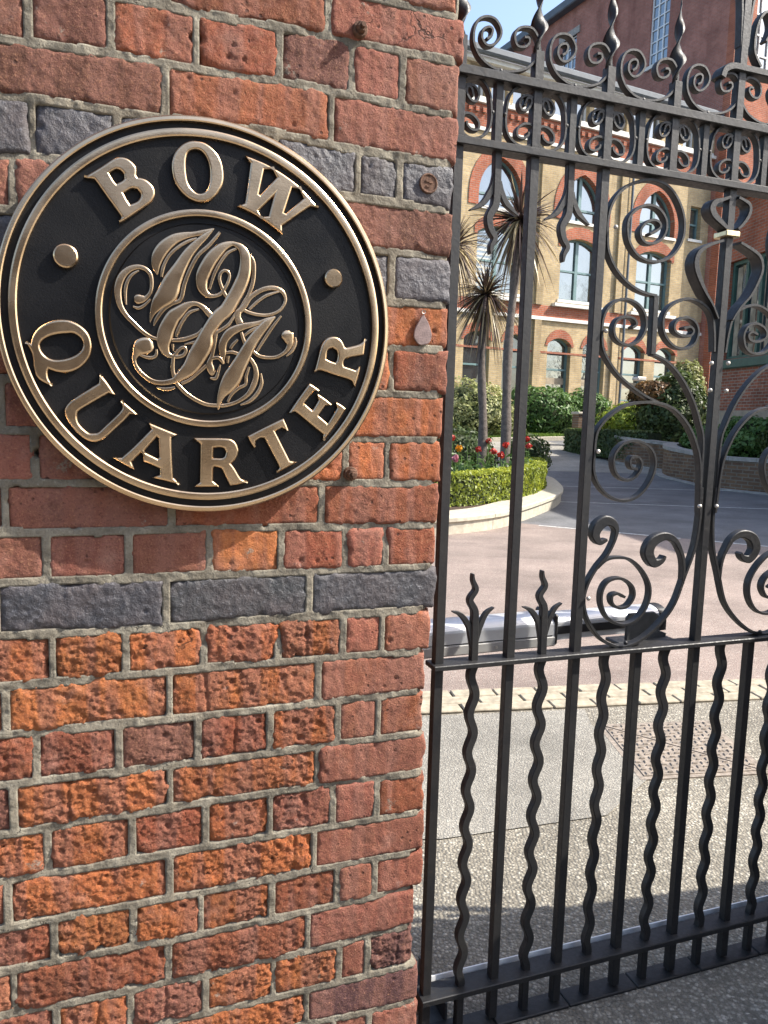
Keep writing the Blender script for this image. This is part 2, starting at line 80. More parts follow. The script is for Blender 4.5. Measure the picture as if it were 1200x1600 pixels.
[[0.0438,0.016,0.0085],[0.0432,0.0073,0.0085],[0.0464,-0.0011,0.0097]]],"dots":[[-0.1916,0.0723],[0.1888,0.076]],"gate":{"crown":[[0.5387,1.637],[0.5542,1.6458],[0.5625,1.6538],[0.5582,1.6619],[0.5453,1.6648],[0.5297,1.6588],[0.5167,1.6446],[0.5178,1.6306],[0.5294,1.6204],[0.5491,1.6209],[0.5681,1.6315],[0.5773,1.6511],[0.5737,1.6708],[0.556,1.6873],[0.5323,1.6917],[0.5082,1.6832],[0.4886,1.6642],[0.4852,1.6413],[0.4924,1.6166],[0.5118,1.5958],[0.5376,1.5868],[0.5664,1.588],[0.5946,1.6009],[0.6145,1.6261],[0.621,1.6558],[0.6145,1.6869],[0.5952,1.7162],[0.5718,1.7332],[0.5425,1.7394],[0.5144,1.7358],[0.4839,1.7236],[0.4611,1.7056],[0.4457,1.6816],[0.4393,1.6531],[0.4405,1.6226],[0.4453,1.595],[0.4612,1.5683],[0.4838,1.5475],[0.5098,1.5325],[0.5356,1.5245],[0.5649,1.521]],"crown_drop":[[0.5639,1.5213],[0.5659,1.4061]],"crown_tail":[[0.5659,1.4061],[0.5787,1.4036],[0.6036,1.3937],[0.6294,1.3755],[0.6565,1.3473],[0.6806,1.3119],[0.6991,1.2724],[0.7114,1.2323],[0.7143,1.1278]],"heart_left":[[0.512,1.455],[0.5211,1.4618],[0.5144,1.4723],[0.4951,1.475],[0.4767,1.4682],[0.4685,1.4521],[0.4736,1.4338],[0.4916,1.4224],[0.5146,1.4222],[0.5348,1.436],[0.5444,1.4603],[0.5385,1.485],[0.5197,1.5023],[0.4924,1.5089],[0.4666,1.5013],[0.4492,1.4847],[0.4415,1.4626],[0.4417,1.4349],[0.4474,1.4074],[0.4643,1.3834],[0.4889,1.3594],[0.5214,1.3386],[0.554,1.3222],[0.5868,1.3104]],"arch":[[0.7144,1.08],[0.7058,1.1814],[0.6882,1.2319],[0.6639,1.2682],[0.6284,1.297],[0.5869,1.3088],[0.5472,1.309],[0.5088,1.3013],[0.4756,1.2828],[0.4507,1.2598],[0.441,1.2373],[0.4395,1.1977],[0.4401,1.1722],[0.4505,1.1466],[0.4717,1.1244],[0.499,1.1112],[0.5258,1.1091],[0.5521,1.1183],[0.5731,1.1389],[0.5868,1.1653],[0.5891,1.1917],[0.5781,1.214],[0.5567,1.2268],[0.5339,1.2312],[0.5078,1.2249],[0.4896,1.2055],[0.4869,1.1835],[0.4974,1.1614],[0.5181,1.151],[0.5357,1.154],[0.5503,1.1671],[0.5557,1.1839],[0.5479,1.1969],[0.5321,1.1986],[0.5262,1.1893],[0.5317,1.1763],[0.5453,1.1734]],"heart_right":[[0.6377,1.4616],[0.6536,1.4659],[0.6625,1.4584],[0.6553,1.4483],[0.635,1.447],[0.6161,1.4554],[0.6148,1.4697],[0.6279,1.4802],[0.6478,1.4838],[0.6671,1.4749],[0.6751,1.456],[0.667,1.4328],[0.6455,1.4218],[0.6168,1.425],[0.5931,1.4444],[0.5849,1.4693],[0.5909,1.4919],[0.6092,1.5091],[0.6403,1.521],[0.6691,1.5184],[0.695,1.5059],[0.7093,1.4875],[0.7167,1.4554],[0.7203,1.4195]],"base":[[0.7159,1.1351],[0.7174,1.0726],[0.7101,1.0059],[0.6886,0.9432],[0.6668,0.8842],[0.6343,0.8448],[0.5926,0.8139],[0.5544,0.8],[0.5241,0.8011],[0.4889,0.8177],[0.4618,0.8452],[0.4428,0.8789],[0.4373,0.9114],[0.4465,0.9431],[0.465,0.9725],[0.488,0.9984],[0.5026,1.0265],[0.5064,1.0477]],"base_head":[[0.5026,1.0265],[0.5064,1.0477],[0.4978,1.062],[0.4787,1.0677],[0.4611,1.0557],[0.4562,1.0383],[0.4675,1.0239],[0.4837,1.0287]],"base_spiral":[[0.4652,0.9708],[0.4848,0.986],[0.5096,0.9905],[0.5439,0.9857],[0.5759,0.9627],[0.5983,0.9287],[0.599,0.8955],[0.5838,0.8667],[0.5591,0.8497],[0.5291,0.848],[0.4981,0.8646],[0.4811,0.8947],[0.4811,0.9235],[0.4964,0.9426],[0.5257,0.9459],[0.5526,0.9309],[0.5608,0.9085],[0.5474,0.8873],[0.5264,0.883],[0.5086,0.8931],[0.5052,0.9096],[0.5197,0.9143],[0.5374,0.9061]],"leaf":[[0.6855,0.9283],[0.6843,0.9658],[0.6773,0.9921],[0.659,1.0204]],"leaf_head":[[0.6773,0.9921],[0.659,1.0204],[0.6312,1.0321],[0.6014,1.022],[0.5903,0.9986],[0.6053,0.9762],[0.6248,0.9792],[0.6328,0.9899]],"tulip_low_left":[[0.7176,1.4861],[0.7013,1.5122],[0.6795,1.5376],[0.6593,1.5686],[0.6515,1.5916],[0.657,1.6127],[0.6783,1.6281],[0.7154,1.6422]],"tulip_low_right":[[0.7551,1.4857],[0.7723,1.5114],[0.7976,1.5379],[0.8146,1.5669],[0.8236,1.5953],[0.8149,1.6189],[0.7913,1.6318],[0.7604,1.6422]],"tulip_up_left":[[0.7286,1.6643],[0.708,1.6769],[0.6894,1.6895],[0.6825,1.7019],[0.6889,1.7143],[0.7073,1.7214],[0.7258,1.7289]],"tulip_up_right":[[0.7517,1.6682],[0.7695,1.6866],[0.7793,1.7056],[0.7757,1.72],[0.7592,1.727],[0.7471,1.73]],"dart_left_leaf":[[0.1942,1.7099],[0.1922,1.6889],[0.1854,1.6725],[0.1713,1.6526],[0.1479,1.6395]],"dart_right_leaf":[[0.2056,1.6958],[0.2095,1.678],[0.2214,1.6584],[0.2457,1.6401]],"dart_wave":[[0.1978,1.7569],[0.1987,1.7105],[0.1989,1.6767],[0.1971,1.653],[0.186,1.6307],[0.1901,1.6101],[0.1994,1.5953],[0.1931,1.5801],[0.1922,1.5667]],"spear_wave":[[0.1946,0.7893],[0.194,0.8375],[0.193,0.8735],[0.1918,0.8973],[0.1812,0.9187],[0.1925,0.9387],[0.1859,0.9567],[0.1846,0.97]],"spear_left_leaf":[[0.1905,0.8077],[0.1856,0.8441],[0.1797,0.8684],[0.1627,0.8902],[0.145,0.8972]],"spear_right_leaf":[[0.1978,0.8252],[0.2016,0.8489],[0.2056,0.8667],[0.2175,0.8898],[0.2333,0.9009]],"u_scroll":[[0.1656,1.9304],[0.1735,1.9364],[0.1757,1.9472],[0.1687,1.9504],[0.1581,1.9439],[0.1561,1.9298],[0.1661,1.9201],[0.1797,1.9237],[0.1914,1.9374],[0.1921,1.9514],[0.1803,1.9652],[0.1625,1.9664],[0.1479,1.9579],[0.1406,1.9418],[0.1401,1.9234],[0.1448,1.9105],[0.1563,1.8965],[0.176,1.886],[0.1984,1.8828],[0.2235,1.8859],[0.2485,1.8961],[0.2647,1.9131],[0.2709,1.9307],[0.2684,1.9491],[0.2561,1.9633],[0.239,1.9636],[0.2253,1.9564],[0.2204,1.9427],[0.2267,1.9299],[0.2409,1.9301],[0.2503,1.9388],[0.2485,1.9467],[0.24,1.9463]],"c_scroll":[[0.1552,1.8337],[0.1603,1.8415],[0.1573,1.8468],[0.1492,1.8443],[0.1429,1.834],[0.1447,1.8238],[0.1558,1.8221],[0.1664,1.8296],[0.1695,1.8406],[0.1674,1.8496]],"c_scroll_r":[[0.2465,1.8316],[0.2515,1.8443],[0.2586,1.8455],[0.2605,1.8374],[0.2526,1.8254],[0.2412,1.8236],[0.2363,1.8348],[0.2428,1.8465],[0.2555,1.8497],[0.2702,1.8449],[0.2682,1.8542],[0.259,1.8634],[0.2446,1.8646],[0.2279,1.8583],[0.2159,1.8434],[0.2113,1.8237],[0.2098,1.7997],[0.2136,1.7812],[0.2242,1.7684],[0.2418,1.7613],[0.259,1.7637],[0.2713,1.7775],[0.2704,1.792],[0.2597,1.8012],[0.2454,1.7991],[0.2345,1.7891],[0.2352,1.7772],[0.2468,1.7752],[0.2565,1.7815],[0.2576,1.7877]]},
"bars":[0.1182,0.2738,0.4269,0.5836,0.7352,0.8892],"rivets":[[0.7101,1.3952],[0.754,1.3974],[0.7123,1.3396],[0.7548,1.3399],[0.4454,1.2086],[0.7089,1.0957],[0.7537,1.0952],[0.4462,1.4439],[0.4438,0.9097],[0.5428,0.8092],[0.907,0.8078],[0.4538,1.6403]],"collar":[0.7372,1.6567],"flowers":[[1.363,11.234,0.864,"r"],[1.552,11.031,0.85,"r"],[1.634,10.824,0.807,"r"],[1.819,11.645,0.929,"r"],[2.321,12.661,1.005,"r"],[2.319,12.447,0.896,"r"],[1.043,10.934,0.885,"o"],[0.947,10.416,0.763,"p"],[1.095,12.66,0.992,"r"],[1.742,13.057,0.946,"r"],[1.189,10.721,0.79,"g"],[1.886,11.433,0.843,"g"],[1.356,10.617,0.764,"g"],[1.05,10.21,0.725,"g"],[1.535,10.612,0.716,"g"],[1.427,12.051,0.955,"g"],[2.134,12.041,0.875,"g"],[0.82,10.009,0.729,"g"],[1.235,11.643,0.913,"g"]]}
scene = bpy.context.scene
COL = scene.collection
# ------------------------------------------------------------------ camera
H = 1.26
CAM = D['cam']
PITCH, ROLL, WYAW, GYAW, WDIST = CAM['pitch'], CAM['roll'], CAM['wy'], CAM['gy'], CAM['wd']
def make_camera():
    fw = Vector((0, math.cos(PITCH), -math.sin(PITCH)))
    up = Vector((0, math.sin(PITCH), math.cos(PITCH)))
    rt = Vector((1, 0, 0))
    c, s = math.cos(ROLL), math.sin(ROLL)
    r2 = c * rt + s * up
    u2 = -s * rt + c * up
    cd = bpy.data.cameras.new('camera')
    cd.sensor_fit = 'AUTO'
    cd.sensor_width = 36
    cd.lens = CAM['f'] / 1600 * 36
    cd.clip_start = .02
    cd.clip_end = 2000
    co = bpy.data.objects.new('camera', cd)
    COL.objects.link(co)
    m = Matrix((r2, u2, -fw)).transposed().to_4x4()
    m.translation = (0, 0, H)
    co.matrix_world = m
    scene.camera = co
make_camera()
# ------------------------------------------------------------------ world, sun, exposure
SUN_AZ, SUN_EL = R(0), R(44)
w = bpy.data.worlds.new('World')
scene.world = w
w.use_nodes = True
nt = w.node_tree
nt.nodes.clear()
sky = nt.nodes.new('ShaderNodeTexSky')
sky.sky_type = 'NISHITA'
sky.sun_disc = False
sky.sun_elevation = SUN_EL
sky.sun_rotation = R(90) - SUN_AZ
sky.air_density = 1.0
sky.dust_density = 2.5
sky.ozone_density = 1.0
bg = nt.nodes.new('ShaderNodeBackground')
bg.inputs['Strength'].default_value = .15
wo = nt.nodes.new('ShaderNodeOutputWorld')
nt.links.new(sky.outputs[0], bg.inputs[0])
nt.links.new(bg.outputs[0], wo.inputs[0])
ld = bpy.data.lights.new('sun', 'SUN')
ld.energy = 4.2
ld.angle = R(.5)
ld.color = (1, .94, .85)
lo = bpy.data.objects.new('sun', ld)
COL.objects.link(lo)
sv = Vector((math.cos(SUN_EL) * math.cos(SUN_AZ), math.cos(SUN_EL) * math.sin(SUN_AZ), math.sin(SUN_EL)))
lo.rotation_euler = sv.to_track_quat('Z', 'Y').to_euler()
lo.location = sv * 40
vs = scene.view_settings
vs.view_transform = 'Standard'
vs.look = 'None'
vs.exposure = 1.27
vs.gamma = 1
# ------------------------------------------------------------------ node helpers
class NT:
    def __init__(s, name):
        s.m = bpy.data.materials.new(name)
        s.m.use_nodes = True
        s.t = s.m.node_tree
        s.t.nodes.clear()
        s.out = s.t.nodes.new('ShaderNodeOutputMaterial')
        s.b = s.n('BsdfPrincipled')
        s.t.links.new(s.b.outputs[0], s.out.inputs[0])
    def n(s, typ, props=None, **inp):
        nd = s.t.nodes.new('ShaderNode' + typ)
        for k, v in (props or {}).items():
            setattr(nd, k, v)
        for k, v in inp.items():
            key = int(k[1:]) if k[0] == '_' else k
            s.set(nd, key, v)
        return nd
    def set(s, nd, key, v):
        sock = nd.inputs[key]
        if hasattr(v, 'default_value') or isinstance(v, bpy.types.NodeSocket):
            s.t.links.new(v, sock)
        else:
            if hasattr(sock.default_value, '__len__') and not hasattr(v, '__len__'):
                v = (v,) * len(sock.default_value)
            elif hasattr(sock.default_value, '__len__') and len(sock.default_value) == 4 and len(v) == 3:
                v = (*v, 1)
            sock.default_value = v
    def coord(s, kind='Object', scale=None):
        o = s.n('TexCoord').outputs[kind]
        if scale is not None:
            mp = s.n('Mapping', Vector=o)
            mp.inputs['Scale'].default_value = scale if hasattr(scale, '__len__') else (scale,) * 3
            o = mp.outputs[0]
        return o
    def noise(s, co, scale, detail=4, rough=.55, out=0):
        return s.n('TexNoise', Vector=co, Scale=scale, Detail=detail, Roughness=rough).outputs[out]
    def vor(s, co, scale, feature='F1', out=0):
        return s.n('TexVoronoi', {'feature': feature}, Vector=co, Scale=scale).outputs[out]
    def ramp(s, fac, stops):
        r = s.n('ValToRGB', Fac=fac)
        els = r.color_ramp.elements
        while len(els) < len(stops):
            els.new(.5)
        for e, (pos, c) in zip(els, stops):
            e.position = pos
            e.color = (*c, 1) if hasattr(c, '__len__') else (c, c, c, 1)
        return r.outputs[0]
    def mix(s, fac, a, b, mode='MIX'):
        nd = s.n('Mix', {'data_type': 'RGBA', 'blend_type': mode})
        s.set(nd, 0, fac); s.set(nd, 6, a); s.set(nd, 7, b)
        return nd.outputs[2]
    def math(s, op, a, b=0.0):
        nd = s.n('Math', {'operation': op})
        s.set(nd, 0, a); s.set(nd, 1, b)
        return nd.outputs[0]
    def bump(s, h, strength=.5, dist=.002, normal=None):
        nd = s.n('Bump', Strength=strength, Distance=dist, Height=h)
        if normal is not None:
            s.set(nd, 'Normal', normal)
        return nd.outputs[0]
    def done(s, col=None, rough=None, normal=None, metal=None, spec=None):
        if col is not None: s.set(s.b, 'Base Color', col)
        if rough is not None: s.set(s.b, 'Roughness', rough)
        if normal is not None: s.set(s.b, 'Normal', normal)
        if metal is not None: s.set(s.b, 'Metallic', metal)
        if spec is not None: s.set(s.b, 'Specular IOR Level', spec)
        return s.m
M = {}
def m_brick():
    k = NT('old_brick')
    co = k.coord('Object')
    oc = k.n('ObjectInfo').outputs['Color']
    al = k.n('ObjectInfo').outputs['Alpha']
    n1 = k.noise(co, 9, 3)
    n2 = k.noise(co, 42, 5, .65)
    n3 = k.noise(co, 300, 4, .75)
    hs = k.n('HueSaturation', Color=oc)
    k.set(hs, 'Value', k.n('MapRange', Value=n1, _1=.3, _2=.7, _3=.78, _4=1.16).outputs[0])
    k.set(hs, 'Hue', k.n('MapRange', Value=n2, _1=.3, _2=.7, _3=.497, _4=.505).outputs[0])
    c = hs.outputs[0]
    bd = k.noise(k.coord('Object', (24, 1, 3)), 1.0, 2)
    c = k.mix(k.ramp(bd, [(.46, 0), (.56, .55)]), c, (.30, .135, .1))
    c = k.mix(k.ramp(n2, [(.34, 0.35), (.46, 0)]), c, (.11, .035, .022), 'MIX')
    c = k.mix(k.ramp(k.noise(co, 17, 4, .6), [(.56, 0), (.8, .5)]), c, (.42, .24, .19))
    soot = k.noise(co, 6.5, 5, .65)
    c = k.mix(k.ramp(soot, [(.54, 0), (.72, .5)]), c, (.085, .045, .036))
    # sandy lighter grain and dark specks
    c = k.mix(k.ramp(n3, [(.55, 0), (.68, .55)]), c, (.52, .27, .15), 'MIX')
    c = k.mix(k.ramp(n3, [(.30, .7), (.43, 0)]), c, (.045, .02, .016), 'MIX')
    pit = k.vor(co, 75)
    gate = k.ramp(k.noise(co, 28, 2), [(.56, 0), (.62, 1)])
    pitm = k.math('MULTIPLY', k.ramp(pit, [(.13, 1), (.26, 0)]), gate)
    c = k.mix(k.math('MULTIPLY', pitm, .8), c, (.05, .02, .015))
    # hairline cracks
    wob = k.mix(.06, co, k.n('TexNoise', Vector=co, Scale=30.0, Detail=3.0).outputs[1])
    ck = k.ramp(k.vor(wob, 5.5, 'DISTANCE_TO_EDGE'), [(.002, 1), (.007, 0)])
    ckm = k.math('MULTIPLY', ck, k.ramp(k.noise(co, 4.5, 2), [(.6, 0), (.66, 1)]))
    c = k.mix(k.math('MULTIPLY', ckm, .8), c, (.02, .012, .01))
    sm = k.math('MULTIPLY', k.ramp(k.noise(co, 15, 6, .72), [(.63, 0), (.67, .75)]), k.ramp(k.noise(co, 190, 3, .7), [(.42, 0), (.55, 1)]))
    c = k.mix(sm, c, (.29, .265, .21))
    # lime bloom
    c = k.mix(k.ramp(k.noise(co, 30, 6, .7), [(.64, 0), (.8, .55)]), c, (.55, .48, .42))
    h = k.math('ADD', k.math('MULTIPLY', n3, .9), k.math('MULTIPLY', k.noise(co, 130, 6, .75), 1.1))
    h = k.math('SUBTRACT', h, k.math('MULTIPLY', pitm, .9))
    h = k.math('SUBTRACT', h, k.math('MULTIPLY', ckm, .8))
    nb = k.bump(h, k.n('MapRange', Value=al, _1=.2, _2=1.0, _3=.7, _4=1.0).outputs[0], .0065)
    h2 = k.noise(co, 620, 3, .7)
    nb = k.bump(h2, .8, .0022, nb)
    return k.done(c, .84, nb, spec=.3)
M['brick'] = m_brick()
def m_blue():
    k = NT('blue_black_brick')
    co = k.coord('Object')
    oc = k.n('ObjectInfo').outputs['Color']
    n1 = k.noise(co, 14, 4)
    n3 = k.noise(co, 210, 5, .7)
    c = k.mix(k.ramp(n1, [(.35, 0), (.7, .8)]), oc, (.075, .058, .058))
    c = k.mix(k.ramp(n3, [(.55, 0), (.72, .6)]), c, (.2, .2, .22))
    c = k.mix(k.ramp(k.noise(co, 35, 6, .7), [(.68, 0), (.82, .4)]), c, (.34, .3, .27))
    h = k.math('ADD', k.math('MULTIPLY', n3, .5), k.noise(co, 70, 5, .65))
    nb = k.bump(h, .8, .004)
    nb = k.bump(k.noise(co, 520, 3, .7), .45, .001, nb)
    return k.done(c, k.ramp(n1, [(.3, .42), (.7, .7)]), nb, spec=.5)
M['blue'] = m_blue()
def m_mortar():
    k = NT('lime_mortar')
    co = k.coord('Object')
    n1 = k.noise(co, 22, 4)
    n2 = k.noise(co, 260, 4, .7)
    c = k.ramp(n1, [(.3, (.12, .104, .08)), (.5, (.19, .168, .13)), (.72, (.30, .272, .212))])
    c = k.mix(k.ramp(k.noise(co, 7, 5, .65), [(.48, 0), (.66, .65)]), c, (.075, .068, .055))
    c = k.mix(k.ramp(n2, [(.3, .6), (.46, 0)]), c, (.07, .065, .052))
    c = k.mix(k.ramp(n2, [(.58, 0), (.72, .5)]), c, (.38, .365, .3))
    wob = k.mix(.05, co, k.n('TexNoise', Vector=co, Scale=40.0, Detail=3.0).outputs[1])
    ck = k.ramp(k.vor(wob, 17, 'DISTANCE_TO_EDGE'), [(.003, 1), (.01, 0)])
    ck = k.math('MULTIPLY', ck, k.ramp(n1, [(.56, 0), (.62, 1)]))
    c = k.mix(k.math('MULTIPLY', ck, .75), c, (.05, .045, .04))
    h = k.math('SUBTRACT', k.math('ADD', n2, k.noise(co, 70, 4)), ck)
    return k.done(c, .92, k.bump(h, .7, .003), spec=.2)
M['mortar'] = m_mortar()
def m_bronze():
    k = NT('polished_bronze')
    co = k.coord('Object')
    n = k.noise(co, 18, 3)
    c = k.ramp(n, [(.3, (.58, .41, .25)), (.7, (.70, .51, .325))])
    n2 = k.noise(co, 300, 3)
    nb = k.bump(k.noise(k.coord('Object', (1, 1, 14)), 60, 2), .05, .001, k.bump(n2, .09, .0008))
    c = k.mix(k.ramp(k.noise(co, 70, 5, .7), [(.58, 0), (.76, .3)]), c, (.3, .19, .11))
    k.set(k.b, 'Specular IOR Level', .5)
    return k.done(c, k.ramp(n, [(.3, .2), (.7, .3)]), nb, metal=1)
M['bronze'] = m_bronze()
def m_signblack():
    k = NT('black_sign_enamel')
    co = k.coord('Object')
    n = k.noise(co, 420, 3, .7)
    c = k.mix(k.ramp(k.noise(co, 11, 4), [(.35, 0), (.7, .7)]), (.003, .003, .0035), (.008, .008, .009))
    c = k.mix(k.ramp(k.noise(co, 900, 2), [(.68, 0), (.74, .4)]), c, (.06, .06, .065))
    c = k.mix(k.ramp(k.noise(co, 55, 6, .75), [(.6, 0), (.8, .5)]), c, (.03, .028, .026))
    return k.done(c, k.ramp(k.noise(co, 9, 4), [(.35, .34), (.65, .58)]), k.bump(n, .35, .0014), spec=.2)
M['sign_black'] = m_signblack()
def m_iron():
    k = NT('painted_wrought_iron')
    co = k.coord('Object')
    n1 = k.noise(co, 14, 4)
    n2 = k.noise(co, 130, 4, .65)
    c = k.mix(k.ramp(n1, [(.35, 0), (.65, 1)]), (.009, .0095, .011), (.018, .0172, .0165))
    c = k.mix(k.ramp(n2, [(.6, 0), (.76, .55)]), c, (.04, .031, .024))
    c = k.mix(k.ramp(k.noise(co, 60, 5, .7), [(.66, 0), (.76, .6)]), c, (.075, .068, .06))
    c = k.mix(k.ramp(k.noise(co, 33, 6, .75), [(.68, 0), (.74, .7)]), c, (.1, .045, .022))
    return k.done(c, k.ramp(n2, [(.3, .42), (.7, .66)]), k.bump(k.math('ADD', n2, k.noise(co, 45, 3)), .22, .0022), spec=.45)
M['iron'] = m_iron()
def simple(name, col, rough=.6, metal=0, spec=.4, nscale=None, var=.25, bump=.2, bdist=.002, detail=4):
    k = NT(name)
    c = col
    nb = None
    if nscale:
        co = k.coord('Object')
        n = k.noise(co, nscale, detail, .6)
        a = tuple(x * (1 - var) for x in col)
        b = tuple(min(1, x * (1 + var)) for x in col)
        c = k.ramp(n, [(.3, a), (.7, b)])
        nb = k.bump(k.noise(co, nscale * 4, 4, .6), bump, bdist)
    return k.done(c, rough, nb, metal, spec)
M['brass'] = simple('worn_brass', (.6, .5, .3), .38, 1, nscale=60)
M['steel'] = simple('galvanised_rivet', (.5, .47, .42), .45, .6, nscale=90, var=.4)
M['rust'] = simple('rusty_steel', (.13, .07, .045), .8, .3, nscale=120, var=.5, bump=.5)
M['alu'] = simple('anodised_aluminium', (.55, .56, .57), .46, .55, nscale=20, var=.06, bump=.02)
M['grey_plastic'] = simple('grey_housing', (.27, .265, .25), .5, nscale=30, var=.08, bump=.05)
M['black_plastic'] = simple('black_plastic', (.012, .012, .013), .5, nscale=60)
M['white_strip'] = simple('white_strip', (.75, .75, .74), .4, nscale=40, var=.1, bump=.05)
def m_asphalt(name, stones, base, scale=95, bump=.9, sscale=1.0):
    k = NT(name)
    co = k.coord('Object')
    v = k.vor(co, scale)
    vc = k.vor(co, scale, out=1)
    sep = k.n('SeparateColor', Color=vc).outputs[0]
    big = k.noise(co, 1.3, 5, .6)
    st = k.ramp(sep, stones)
    c = k.mix(k.ramp(v, [(.32, .15), (.66, .8)]), st, base)
    tr = k.noise(k.coord('Object', (.35, 2.2, 1)), 1.0, 4, .6)
    c = k.mix(k.ramp(tr, [(.55, 0), (.72, .4)]), c, tuple(x * .5 for x in base))
    c = k.mix(k.ramp(k.noise(co, 2.3, 5, .65), [(.58, 0), (.75, .35)]), c, tuple(min(1, x * 2.0) for x in base))
    c = k.mix(k.ramp(k.noise(co, 380, 3), [(.4, .45), (.55, 0)]), c, tuple(x * .4 for x in base))
    c = k.mix(1.0, c, k.ramp(big, [(.3, .68), (.7, 1.2)]), 'MULTIPLY')
    c = k.mix(k.ramp(k.noise(co, 6, 6, .7), [(.62, 0), (.78, .4)]), c, tuple(x * .45 for x in base))
    h = k.math('SUBTRACT', 1.0, v)
    nb = k.bump(h, bump, .006)
    nb = k.bump(k.noise(co, 300, 4), .4, .002, nb)
    return k.done(c, .88, nb, spec=.3)
M['apron'] = m_asphalt('chipped_asphalt', [(0, (.17, .155, .128)), (.4, (.285, .26, .212)), (.75, (.39, .358, .292)), (1, (.58, .54, .45))], (.165, .15, .122), 105)
M['patch'] = m_asphalt('worn_asphalt', [(0, (.22, .208, .18)), (.6, (.32, .302, .262)), (1, (.45, .43, .375))], (.205, .193, .168), 140, .6)
M['red_tarmac'] = m_asphalt('red_tarmac', [(0, (.235, .182, .155)), (.6, (.3, .24, .207)), (1, (.42, .365, .315))], (.235, .184, .158), 110, .5)
M['tarmac'] = m_asphalt('dark_tarmac', [(0, (.13, .13, .132)), (.7, (.18, .18, .182)), (1, (.25, .25, .25))], (.135, .135, .137), 90, .4)
M['far_drive'] = m_asphalt('pale_drive', [(0, (.24, .225, .195)), (.7, (.3, .285, .25)), (1, (.4, .385, .34))], (.25, .235, .205), 50, .4)
M['paver'] = simple('buff_paver', (.3, .262, .195), .85, nscale=30, var=.3, bump=.5)
M['grout'] = simple('dirty_joint', (.17, .15, .12), .95, nscale=40, var=.3)
M['cast_iron'] = simple('cast_iron_cover', (.23, .195, .16), .7, .1, nscale=45, var=.45, bump=.5)
M['white_paint'] = simple('worn_road_paint', (.45, .45, .43), .8, nscale=30, var=.5)
M['stone'] = simple('kerb_stone', (.4, .365, .29), .85, nscale=14, var=.2, bump=.4, bdist=.006)
M['soil'] = simple('soil', (.07, .045, .03), .95, nscale=20, var=.5, bump=1, bdist=.02)
M['white_stone'] = simple('white_render', (.66, .64, .58), .8, nscale=4, var=.1)
M['lead'] = simple('painted_gutter', (.09, .105, .12), .5, nscale=3, var=.2)
M['teal'] = simple('teal_window_paint', (.13, .21, .21), .45, nscale=4, var=.15, bump=.05)
M['green_paint'] = simple('green_window_paint', (.045, .1, .08), .5, nscale=6, var=.2, bump=.05)
M['white_frame'] = simple('white_window_paint', (.7, .72, .72), .5, nscale=4, var=.08, bump=.05)
M['slate'] = simple('slate_roof', (.1, .1, .11), .7, nscale=3, var=.3)
M['blind'] = simple('window_blind', (.55, .55, .5), .8, nscale=3, var=.1)
M['curtain'] = simple('curtain', (.3, .25, .18), .9, nscale=4, var=.4)
def m_fbrick(name, cols, mortar, rot=False, bw=.225, rh=.075):
    k = NT(name)
    tc = k.n('TexCoord').outputs['Object']
    sp = k.n('SeparateXYZ', Vector=tc)
    cx = k.n('CombineXYZ', X=sp.outputs[1 if rot else 0], Y=sp.outputs[2], Z=0.0).outputs[0]
    b = k.n('TexBrick', Vector=cx, Scale=1.0)
    b.inputs['Color1'].default_value = (*cols[0], 1)
    b.inputs['Color2'].default_value = (*cols[1], 1)
    b.inputs['Mortar'].default_value = (*mortar, 1)
    b.inputs['Mortar Size'].default_value = .011
    b.inputs['Mortar Smooth'].default_value = .2
    b.inputs['Bias'].default_value = 0
    b.inputs['Brick Width'].default_value = bw
    b.inputs['Row Height'].default_value = rh
    n = k.noise(tc, 1.1, 5, .6)
    c = k.mix(1.0, b.outputs[0], k.ramp(n, [(.3, .7), (.7, 1.18)]), 'MULTIPLY')
    c = k.mix(k.ramp(k.noise(tc, 9, 4), [(.3, .45), (.5, 0)]), c, tuple(x * .5 for x in cols[0]))
    c = k.mix(k.ramp(k.noise(k.coord('Object', (1.6, 1.6, .22)), 1.0, 5, .65), [(.5, 0), (.7, .45)]), c, tuple(x * .38 for x in cols[1]))
    return k.done(c, .88, k.bump(b.outputs[1], .5, -.01), spec=.2)
M['yellow_brick'] = m_fbrick('london_stock_brick', [(.50, .375, .2), (.39, .285, .15)], (.38, .325, .24))
M['red_facing'] = m_fbrick('red_facing_brick', [(.4, .12, .06), (.3, .09, .05)], (.3, .2, .15))
M['red_side'] = m_fbrick('red_side_brick', [(.42, .165, .12), (.34, .13, .095)], (.3, .22, .18), True)
M['brown_brick'] = m_fbrick('brown_garden_brick', [(.2, .12, .07), (.13, .08, .055)], (.2, .17, .13))
M['brown_brick_side'] = m_fbrick('brown_garden_brick_side', [(.2, .12, .07), (.13, .08, .055)], (.2, .17, .13), True)
M['bay_brick'] = m_fbrick('bay_red_brick', [(.34, .12, .07), (.24, .085, .05)], (.28, .22, .17), True)
def m_glass(name, refl, tint=(.02, .025, .028)):
    k = NT(name)
    co = k.coord('Object')
    g = k.n('BsdfGlossy', Color=(.86, .93, .96), Roughness=.03)
    k.set(g, 'Normal', k.bump(k.noise(co, 1.6, 2), .1, .06))
    k.set(k.b, 'Base Color', tint)
    k.set(k.b, 'Roughness', .25)
    mx = k.n('MixShader', Fac=refl)
    k.t.links.new(k.b.outputs[0], mx.inputs[1])
    k.t.links.new(g.outputs[0], mx.inputs[2])
    k.t.links.new(mx.outputs[0], k.out.inputs[0])
    return k.m
M['glass'] = m_glass('sky_reflecting_glass', .27)
M['glass_dark'] = m_glass('dark_room_glass', .12)
